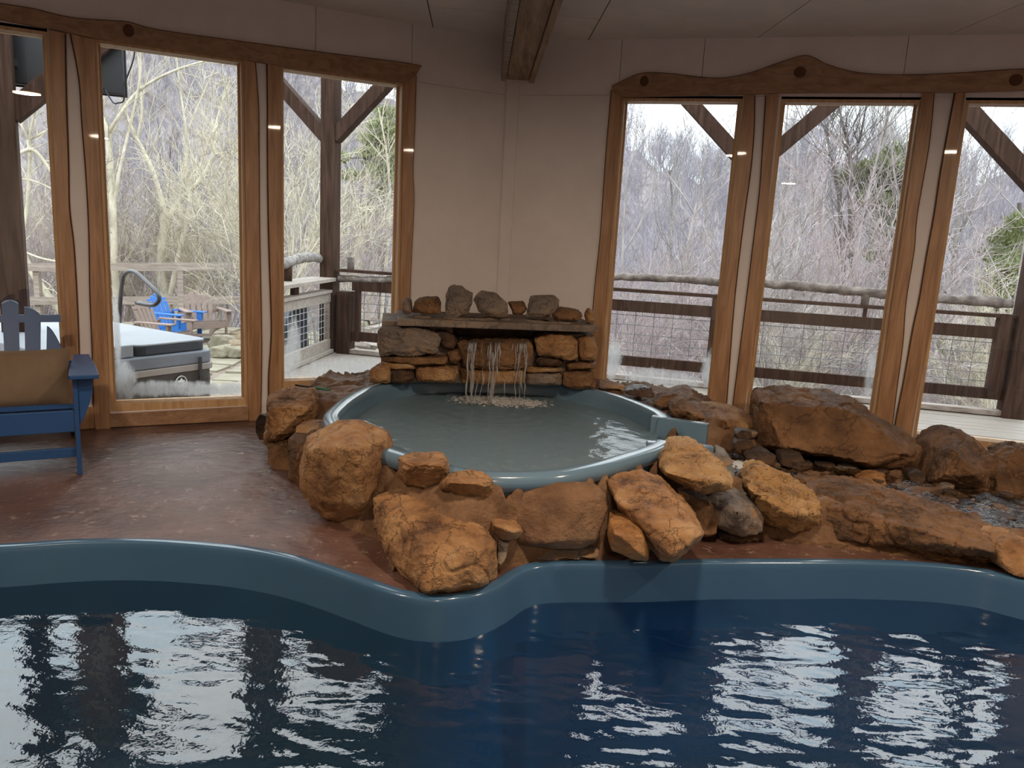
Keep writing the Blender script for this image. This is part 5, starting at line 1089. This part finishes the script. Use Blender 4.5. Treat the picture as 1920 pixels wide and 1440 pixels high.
# lumber and stones beyond the railing in the third window
for i, (a, b, y, lab) in enumerate((((684, 597), (716, 602), 11.2, 'uppermost board of the lumber pile beyond the deck railing'), ((682, 618), (728, 608), 11.0, 'pale sloping board in the middle of the lumber pile'), ((688, 626), (722, 630), 10.9, 'board below the pale sloping one in the lumber pile'), ((694, 650), (712, 632), 10.7, 'board lying end-on at the bottom of the lumber pile'), ((672, 645), (690, 652), 10.6, 'short thick board at the lower left of the lumber pile'))):
    m = MB(); m.bar(aty(*a, y), aty(*b, y+.3), .25, .05); tag(to_origin(m.build('lumber_board', DECKW)), lab, 'board')
pts = [aty(u, v, 11.1)+np.array([0, d, 0]) for u, v in ((672, 613), (676, 604), (688, 603), (690, 613)) for d in (0, .2)]
em = rock_mesh(pts, res=18, smooth=1); em.materials.append(PATIOM); em.name = 'patio_rock'; o = bpy.data.objects.new('patio_rock', em); COL.objects.link(o); tag(to_origin(o), 'tan stone sitting on the lumber pile beyond the deck railing', 'rock')
# small white-windowed house in the trees
hs = aty(1722, 660, 60.0); hr = tag(empty('distant_house', (hs[0], hs[1], gz(hs[0], hs[1])-.5)), 'small grey house with a white window far below the deck at the right', 'house')
gzz = hr.location.z
hb = MB(); hb.box((-3, 0, 0), (3, 5, hs[2]-gzz+2.4)); hb.build('wall', material('house_siding', [(.33, .35, .37), (.38, .40, .42)], scale=1, rough=.8), hr)
m = MB(); z1 = hs[2]-gzz+2.4; m.add([(-3.4, -.4, z1), (3.4, -.4, z1), (3.4, 5.4, z1), (-3.4, 5.4, z1), (-3.4, 2.5, z1+2), (3.4, 2.5, z1+2)], [(0, 1, 5, 4), (2, 3, 4, 5), (0, 4, 3), (1, 2, 5), (3, 2, 1, 0)]); m.build('roof', GREYWOOD, hr)
zc_ = hs[2]-gzz
m = MB(); m.box((-.75, -.06, zc_-1.0), (.75, -.001, zc_+1.0)); wf_ = m.build('window', WHITEP, hr)
for cx in (-.37, .37):
    for cz in (-.48, .48): m = MB(); m.box((cx-.28, -.08, zc_+cz-.38), (cx+.28, -.061, zc_+cz+.38)); m.build('pane', BLACKP, wf_)

# ------------------------------------------------------------------ trees
def unit(v): return v/(np.linalg.norm(v)+1e-9)
def grow(m, p, d, ln, r, lvl, maxl, rnd, wob=.22, up=.04, nchild=(4, 7), spread=(.5, .95), seg=None, rmin=.0025, shrink=.52):
    n = seg or max(3, int(6-lvl)); P = [p]; R = [r]; d = unit(d)
    for i in range(n):
        d = unit(d+np.array([rnd.gauss(0, wob), rnd.gauss(0, wob), rnd.gauss(0, wob*.7)+up])*(1 if i else .3)); p = p+d*(ln/n); P.append(p); R.append(max(r*(1-(i+1)/n*.75), rmin*.6))
    m.tube(P, R, 6 if lvl == 0 else (4 if lvl == 1 else 3), cap=False)
    if lvl >= maxl: return
    k = rnd.randint(*nchild)
    for c in range(k):
        f = rnd.uniform(.28 if lvl == 0 else .15, 1.0); i = min(int(f*n), n-1); q = P[i]+(P[i+1]-P[i])*(f*n-i); dd = unit(P[i+1]-P[i])
        a = rnd.uniform(0, 2*math.pi); s = rnd.uniform(*spread); ref = unit(np.cross(dd, np.array([.3, .2, .9]))); ref2 = np.cross(dd, ref)
        nd = unit(dd*math.cos(s)+(ref*math.cos(a)+ref2*math.sin(a))*math.sin(s)+np.array([0, 0, .15]))
        grow(m, q, nd, ln*shrink*rnd.uniform(.7, 1.25)*(1.15-.5*f), max(R[i]*.55, rmin), lvl+1, maxl, rnd, wob*1.15, up, nchild, spread, None, rmin, shrink)
def proto(seed, h, r0, maxl, nchild, wob=.08, shrink=.45, stems=1):
    rnd = random.Random(seed); m = MB()
    for s in range(stems):
        d = np.array([rnd.gauss(0, .12 if stems == 1 else .28), rnd.gauss(0, .12 if stems == 1 else .28), 1.]); grow(m, np.array([rnd.uniform(-.1, .1)*(stems > 1), rnd.uniform(-.1, .1)*(stems > 1), -.2]), d, h*rnd.uniform(.8, 1), r0*rnd.uniform(.7, 1), 0, maxl, rnd, wob, .03, nchild, (.4, .95), 7, .004, shrink)
    return m
protoM = {}
kinds = [('grey', BARKG, 11.0, .085, 3, (6, 8)), ('pale', BARKP, 9.5, .075, 3, (6, 8)), ('dark', BARKDK, 12.0, .09, 3, (5, 8))]
PR = []
for ki, (kn, mt, h, r0, ml, nc) in enumerate(kinds):
    for s in range(3):
        mb = proto(40+ki*10+s, h, r0, ml, nc); me = bpy.data.meshes.new('bare_tree'); me.from_pydata(mb.v, [], mb.f); me.polygons.foreach_set('use_smooth', [True]*len(me.polygons)); me.materials.append(mt); PR.append((me, kn))
SH = []
for s in range(4):
    mb = proto(90+s, 3.2, .02, 3, (5, 7), wob=.12, shrink=.5, stems=6); me = bpy.data.meshes.new('thicket_shrub'); me.from_pydata(mb.v, [], mb.f); me.materials.append([TWIGR, BARKP, TWIGR, BARKG][s]); SH.append(me)
glabel = {'grey': ('slender grey bare tree in the woods beyond the deck', 'grey bare trees in the woods'), 'pale': ('pale-barked bare tree in the woods beyond the deck', 'pale bare trees in the woods'), 'dark': ('dark-barked bare tree in the woods beyond the deck', 'dark bare trees in the woods')}
def place(me, x, y, s, label, cat, group, name):
    o = bpy.data.objects.new(name, me); COL.objects.link(o); o.location = (x, y, gz(x, y)); o.rotation_euler = (0, 0, random.uniform(0, 6.28)); o.scale = (s, s, s*random.uniform(.9, 1.15)); tag(o, label, cat, group)
winu = [(40, 118), (185, 455), (528, 738), (1150, 1390), (1405, 1725), (1715, 1925)]
wgt = [w_[1]-w_[0] for w_ in winu]
def pick():
    r = random.uniform(0, sum(wgt))
    for (a, b), w_ in zip(winu, wgt):
        if r < w_: return a+r
        r -= w_
    return winu[-1][1]
for i in range(110):
    u = pick(); y = 15+55*random.random()**1.5; 
    if u < 520 and y < 19: y += 6
    p = aty(u, 500, y); me, kn = random.choice(PR)
    if u < 480 and random.random() < .45: continue
    if u > 1100: me, kn = random.choice(PR[:3]+PR[:3]+PR)
    s = random.uniform(.45, .8) if u > 520 else random.uniform(.7, 1.1)
    place(me, p[0], p[1], s, glabel[kn][0], 'tree', glabel[kn][1], 'bare_tree')
for i in range(130):
    u = pick(); y = 12.5+22*random.random()**1.3
    if u < 470: y = max(y, 19.5)
    p = aty(u, 560, y); place(random.choice(SH), p[0], p[1], random.uniform(.7, 1.5), 'twiggy leafless shrub in the thicket beyond the railings', 'shrub', 'leafless shrubs in the thicket', 'thicket_shrub')
# the woods on the far slope: too many to count, one object
mb = MB(); rnd = random.Random(5)
grow(mb, np.array([0, 0, -.3]), np.array([0.05, 0, 1.]), 9, .11, 0, 2, rnd, .1, .03, (8, 9), (.3, .8), 5, .03, .5)
fv = np.array(mb.v); fq = np.array([f for f in mb.f if len(f) == 4]); nf = 2600; VV = []; QQ = []
r_az = rng.uniform(-32, 36, nf); r_r = 55+150*rng.uniform(0, 1, nf)**.8
for i in range(nf):
    x, y = r_r[i]*math.sin(math.radians(r_az[i])), r_r[i]*math.cos(math.radians(r_az[i])); a = rng.uniform(0, 6.28); s = rng.uniform(.6, 1.15); c_, s_ = math.cos(a), math.sin(a)
    v = fv.copy(); v[:, 0], v[:, 1] = (fv[:, 0]*c_-fv[:, 1]*s_)*s+x, (fv[:, 0]*s_+fv[:, 1]*c_)*s+y; v[:, 2] = fv[:, 2]*s+gz(x, y); VV.append(v); QQ.append(fq+i*len(fv))
o = fast_mesh('far_woods', np.concatenate(VV), np.concatenate(QQ), TWIGL); tag(o, 'dense grey leafless woodland covering the far hillside', 'woodland', kind='stuff')
print('far', len(fq)*nf*2, 'proto tris', [len(p[0].polygons)*2 for p in PR], [len(s.polygons)*2 for s in SH])

RSC = .62
def hero(label, limbs, y, mt, twigs=16, tl=1.1, name='bare_tree', seed=1, lvl=1, rmin=.0035):
    """a tree whose main limbs follow measured sight lines on the plane at depth y; each limb is (pixels, base radius, tip radius)"""
    rnd = random.Random(seed); m = MB()
    for (px_, ra, rb) in limbs:
        K = len(px_); pts = [aty(u, v, y+.35*mnoise.noise(Vector((u*.02, v*.02, seed)))) for u, v in px_]; P = spline(pts, 5); R = [(ra+(rb-ra)*i/(len(P)-1))*RSC for i in range(len(P))]; m.tube(P, R, 8, cap=False, jit=.06)
        for c in range(max(3, int(twigs*len(P)/28))):
            f = rnd.uniform(.12, 1); i = min(int(f*(len(P)-1)), len(P)-2); dd = unit(P[i+1]-P[i]); a = rnd.uniform(0, 6.28); s = rnd.uniform(.5, 1.0)
            ref = unit(np.cross(dd, np.array([.3, .9, .2]))); ref2 = np.cross(dd, ref); nd = unit(dd*math.cos(s)+(ref*math.cos(a)+ref2*math.sin(a)*.8)*math.sin(s)+np.array([0, 0, .2]))
            grow(m, P[i], nd, tl*rnd.uniform(.8, 2.0), min(max(R[i]*.3, rmin*1.3), .014), 1, 1+lvl, rnd, .16, .05, (3, 6), (.4, .9), None, rmin, .55)
    o = m.build(name, mt, smooth=True); to_origin(o); tag(o, label, 'tree'); return o
hero('pale forked tree with its trunk just right of the television in the second window', [([(222, 640), (219, 560), (215, 500), (212, 400), (206, 300), (203, 250)], 0.154, 0.105), ([(203, 252), (192, 222), (182, 196), (172, 160)], 0.091, 0.056), ([(204, 250), (225, 215), (255, 175), (300, 145), (345, 126), (385, 114)], 0.070, 0.031), ([(212, 400), (222, 330), (240, 250), (262, 150), (262, 80)], 0.070, 0.028)], 18.0, BARKP, 9, 1.3, seed=3)
hero('many-stemmed pale tree in the middle of the second window, shaggy at its base', [([(312, 640), (308, 560), (302, 500), (306, 450), (312, 400)], 0.230, 0.162), ([(310, 420), (345, 368), (380, 332), (400, 290), (405, 240), (415, 200), (432, 150)], 0.121, 0.041), ([(311, 405), (290, 330), (270, 285), (256, 258), (238, 215), (225, 160)], 0.101, 0.034), ([(257, 262), (266, 210), (262, 150), (258, 90)], 0.054, 0.027), ([(345, 368), (350, 300), (348, 240), (338, 170), (330, 100)], 0.068, 0.027), ([(350, 250), (375, 190), (402, 130)], 0.047, 0.024), ([(400, 290), (430, 285), (450, 287)], 0.041, 0.020), ([(318, 560), (335, 480), (352, 400), (360, 320)], 0.121, 0.054)], 18.8, BARKP, 10, 1.3, seed=8)
hero('thick pale stem leaning up to the right behind the grab rail', [([(225, 640), (250, 560), (268, 500), (300, 452), (345, 420), (385, 360), (420, 300)], 0.143, 0.055), ([(262, 520), (240, 450), (215, 400), (190, 340)], 0.088, 0.033), ([(430, 640), (425, 560), (395, 480), (375, 440), (365, 380), (380, 300), (405, 230)], 0.088, 0.033)], 20.5, BARKP, 9, 1.4, seed=12)
hero('pale tree with long arms spreading across the first window', [([(30, 620), (38, 460), (52, 385), (55, 300), (53, 262)], 0.087, 0.058), ([(54, 262), (40, 235), (24, 205)], 0.043, 0.026), ([(54, 262), (75, 252), (110, 232), (150, 210)], 0.043, 0.022), ([(54, 262), (62, 225), (75, 170), (95, 90)], 0.043, 0.022), ([(20, 300), (60, 280), (95, 320), (120, 350), (160, 380)], 0.072, 0.043), ([(30, 450), (60, 510), (95, 560), (125, 600), (150, 640)], 0.123, 0.123), ([(20, 460), (70, 482), (115, 492), (160, 500)], 0.043, 0.029), ([(20, 60), (60, 120), (100, 200), (125, 300)], 0.072, 0.058), ([(30, 335), (65, 340), (110, 360)], 0.036, 0.022)], 17.6, BARKP, 8, 1.2, seed=21)
hero('dark crooked tree left of the post in the third window', [([(545, 660), (556, 560), (563, 470), (572, 420), (588, 385), (600, 350)], .075, .035), ([(585, 390), (572, 370), (562, 345), (556, 310)], .03, .012)], 16, BARKG, 14, 1.2, seed=31)
hero('thin pale bent sapling in the right half of the third window', [([(700, 640), (690, 540), (700, 470), (715, 420), (730, 360)], .04, .015), ([(650, 640), (655, 520), (675, 440), (668, 380), (660, 320)], .04, .015), ([(636, 480), (640, 400), (652, 340)], .02, .01)], 16, BARKP, 22, 1.2, seed=36)
hero('slim grey tree forking wide in the middle of the fourth window', [([(1272, 680), (1283, 560), (1290, 470), (1301, 402)], .06, .04), ([(1301, 402), (1280, 365), (1255, 330), (1235, 300)], .03, .01), ([(1301, 402), (1325, 375), (1352, 352), (1375, 330)], .03, .01), ([(1301, 402), (1313, 350), (1322, 300), (1330, 250)], .03, .01)], 15, BARKG, 20, 1.2, seed=41)
hero('white birch trunk behind the slim grey tree in the fourth window', [([(1240, 700), (1252, 560), (1258, 470), (1261, 380), (1255, 320)], .11, .05)], 22, BIRCH, 30, 1.3, seed=44)
hero('long thin curved stem rising against the sky at the left of the fourth window', [([(1165, 560), (1170, 400), (1176, 330), (1188, 285), (1194, 222)], .035, .012), ([(1165, 480), (1200, 420), (1230, 330), (1215, 300)], .03, .01)], 14, BARKG, 8, .9, seed=47)
hero('dark twisted twin-stemmed tree in the middle of the fifth window', [([(1590, 690), (1585, 560), (1578, 450), (1572, 360), (1562, 305), (1552, 262), (1550, 240), (1562, 215), (1570, 180)], .08, .03), ([(1598, 690), (1600, 560), (1594, 400), (1592, 330), (1594, 290), (1588, 260), (1578, 225), (1572, 180)], .09, .03), ([(1596, 288), (1610, 268), (1618, 232), (1627, 180)], .05, .02), ([(1594, 280), (1570, 258), (1545, 235), (1520, 228)], .03, .01), ([(1610, 268), (1600, 240), (1612, 210)], .02, .01)], 16, BARKDK, 26, 1.3, seed=51)
hero('pale grey tree with a broad trunk right of the twisted one in the fifth window', [([(1625, 690), (1632, 500), (1640, 380), (1646, 320), (1654, 285), (1662, 240), (1663, 170)], .16, .07), ([(1658, 245), (1680, 215), (1700, 190), (1712, 165)], .05, .02), ([(1646, 300), (1625, 260), (1618, 225)], .04, .02), ([(1650, 300), (1690, 265), (1725, 225)], .035, .012), ([(1668, 260), (1640, 235), (1632, 180)], .03, .01)], 21, BARKG, 24, 1.6, seed=55)
hero('straight thin grey pole leaning right at the left of the fifth window', [([(1425, 560), (1445, 480), (1478, 400), (1505, 320), (1530, 235)], .04, .012), ([(1430, 460), (1445, 430), (1465, 380), (1480, 340)], .035, .012), ([(1475, 620), (1480, 500), (1490, 430), (1495, 290), (1485, 240)], .05, .02)], 15, BARKG, 18, 1.1, seed=59)
hero('leaning white-patched tree crossing the fifth window low on its right side', [([(1600, 700), (1625, 600), (1650, 520), (1680, 470), (1710, 440)], .11, .06), ([(1640, 700), (1655, 600), (1660, 500), (1640, 420)], .09, .04)], 18, BIRCH, 18, 1.3, seed=63)
hero('grey dome-crowned tree filling the sixth window', [([(1775, 740), (1778, 640), (1785, 560), (1790, 470), (1800, 400), (1806, 330)], .12, .05), ([(1790, 480), (1760, 400), (1740, 340), (1735, 300)], .05, .015), ([(1795, 440), (1830, 380), (1850, 320), (1865, 270)], .05, .015), ([(1800, 400), (1790, 330), (1780, 270)], .04, .012), ([(1780, 560), (1745, 500), (1720, 480)], .04, .015), ([(1785, 560), (1820, 500), (1860, 470)], .04, .015)], 17, BARKG, 26, 1.4, seed=67)

def conifer(label, trunk, y, clumps, mt, seed, name='pine_tree', n=380, sz=.17):
    rnd = random.Random(seed); r = tag(empty(name, tuple(aty(*trunk[0], y))), label, 'tree'); m = MB(); P = spline([aty(u, v, y) for u, v in trunk], 5); R = [.14-.09*i/(len(P)-1) for i in range(len(P))]; m.tube(P, R, 8, cap=False)
    f = MB()
    for (u, v, rad) in clumps:
        c = aty(u, v, y)+np.array([0, rnd.uniform(-.4, .4), 0]); k = min(range(len(P)), key=lambda i: np.linalg.norm(P[i]-c)); m.tube([P[k], (P[k]+c)/2+np.array([0, 0, .08]), c], [.035, .025, .012], 4, cap=False)
        for q in range(n):
            d = np.array([rnd.gauss(0, 1), rnd.gauss(0, 1), rnd.gauss(0, .55)]); d = d/np.linalg.norm(d)*rad*rnd.random()**.5; p = c+d*np.array([1, 1, .6]); a = unit(d+np.array([rnd.gauss(0, .4), rnd.gauss(0, .4), .5]))*sz*rnd.uniform(.7, 1.4); b = unit(np.cross(a, np.array([rnd.random(), rnd.random(), .3])))*sz*.14
            f.add([p-b, p+b, p+a], [(0, 1, 2)])
    addto(r, m.build('trunk', BARKDK, smooth=True)); o = f.build('foliage', mt); o['kind'] = 'stuff'; addto(r, o); return r
conifer('dark green pine with flat sprays at the right of the fifth window', [(1660, 700), (1665, 560), (1668, 450), (1675, 380), (1690, 320)], 19, [(1700, 292, .55), (1680, 305, .5), (1712, 300, .5), (1660, 318, .45), (1640, 322, .4), (1612, 326, .4), (1690, 330, .5), (1665, 345, .4), (1690, 365, .5), (1655, 372, .45), (1630, 380, .4), (1700, 390, .5), (1660, 410, .4), (1680, 440, .5), (1640, 360, .35), (1705, 345, .5), (1600, 335, .3), (1675, 520, .4), (1650, 480, .4)], PINEN, 3)
conifer('light green evergreen along the right edge of the sixth window', [(1905, 800), (1908, 650), (1910, 500), (1912, 380)], 18, [(1895, 450, .4), (1885, 480, .45), (1900, 510, .5), (1880, 530, .5), (1870, 500, .35), (1895, 560, .5), (1875, 580, .45), (1905, 420, .4), (1860, 540, .35), (1890, 610, .5), (1870, 640, .4), (1855, 610, .3), (1820, 650, .5), (1840, 690, .6), (1800, 690, .5), (1825, 730, .6), (1860, 730, .5), (1790, 655, .35)], PINEY, 5, n=520)
conifer('feathery yellow-green evergreen high in the right half of the third window', [(716, 600), (716, 480), (718, 380), (722, 260), (726, 200)], 22, [(725, 215, .35), (718, 240, .4), (728, 260, .45), (710, 270, .4), (722, 290, .45), (705, 310, .45), (726, 320, .5), (712, 335, .5), (722, 360, .4), (695, 262, .35), (690, 290, .3), (710, 370, .35), (640, 300, .3), (650, 330, .3), (700, 400, .3)], PINEY, 9, n=380)
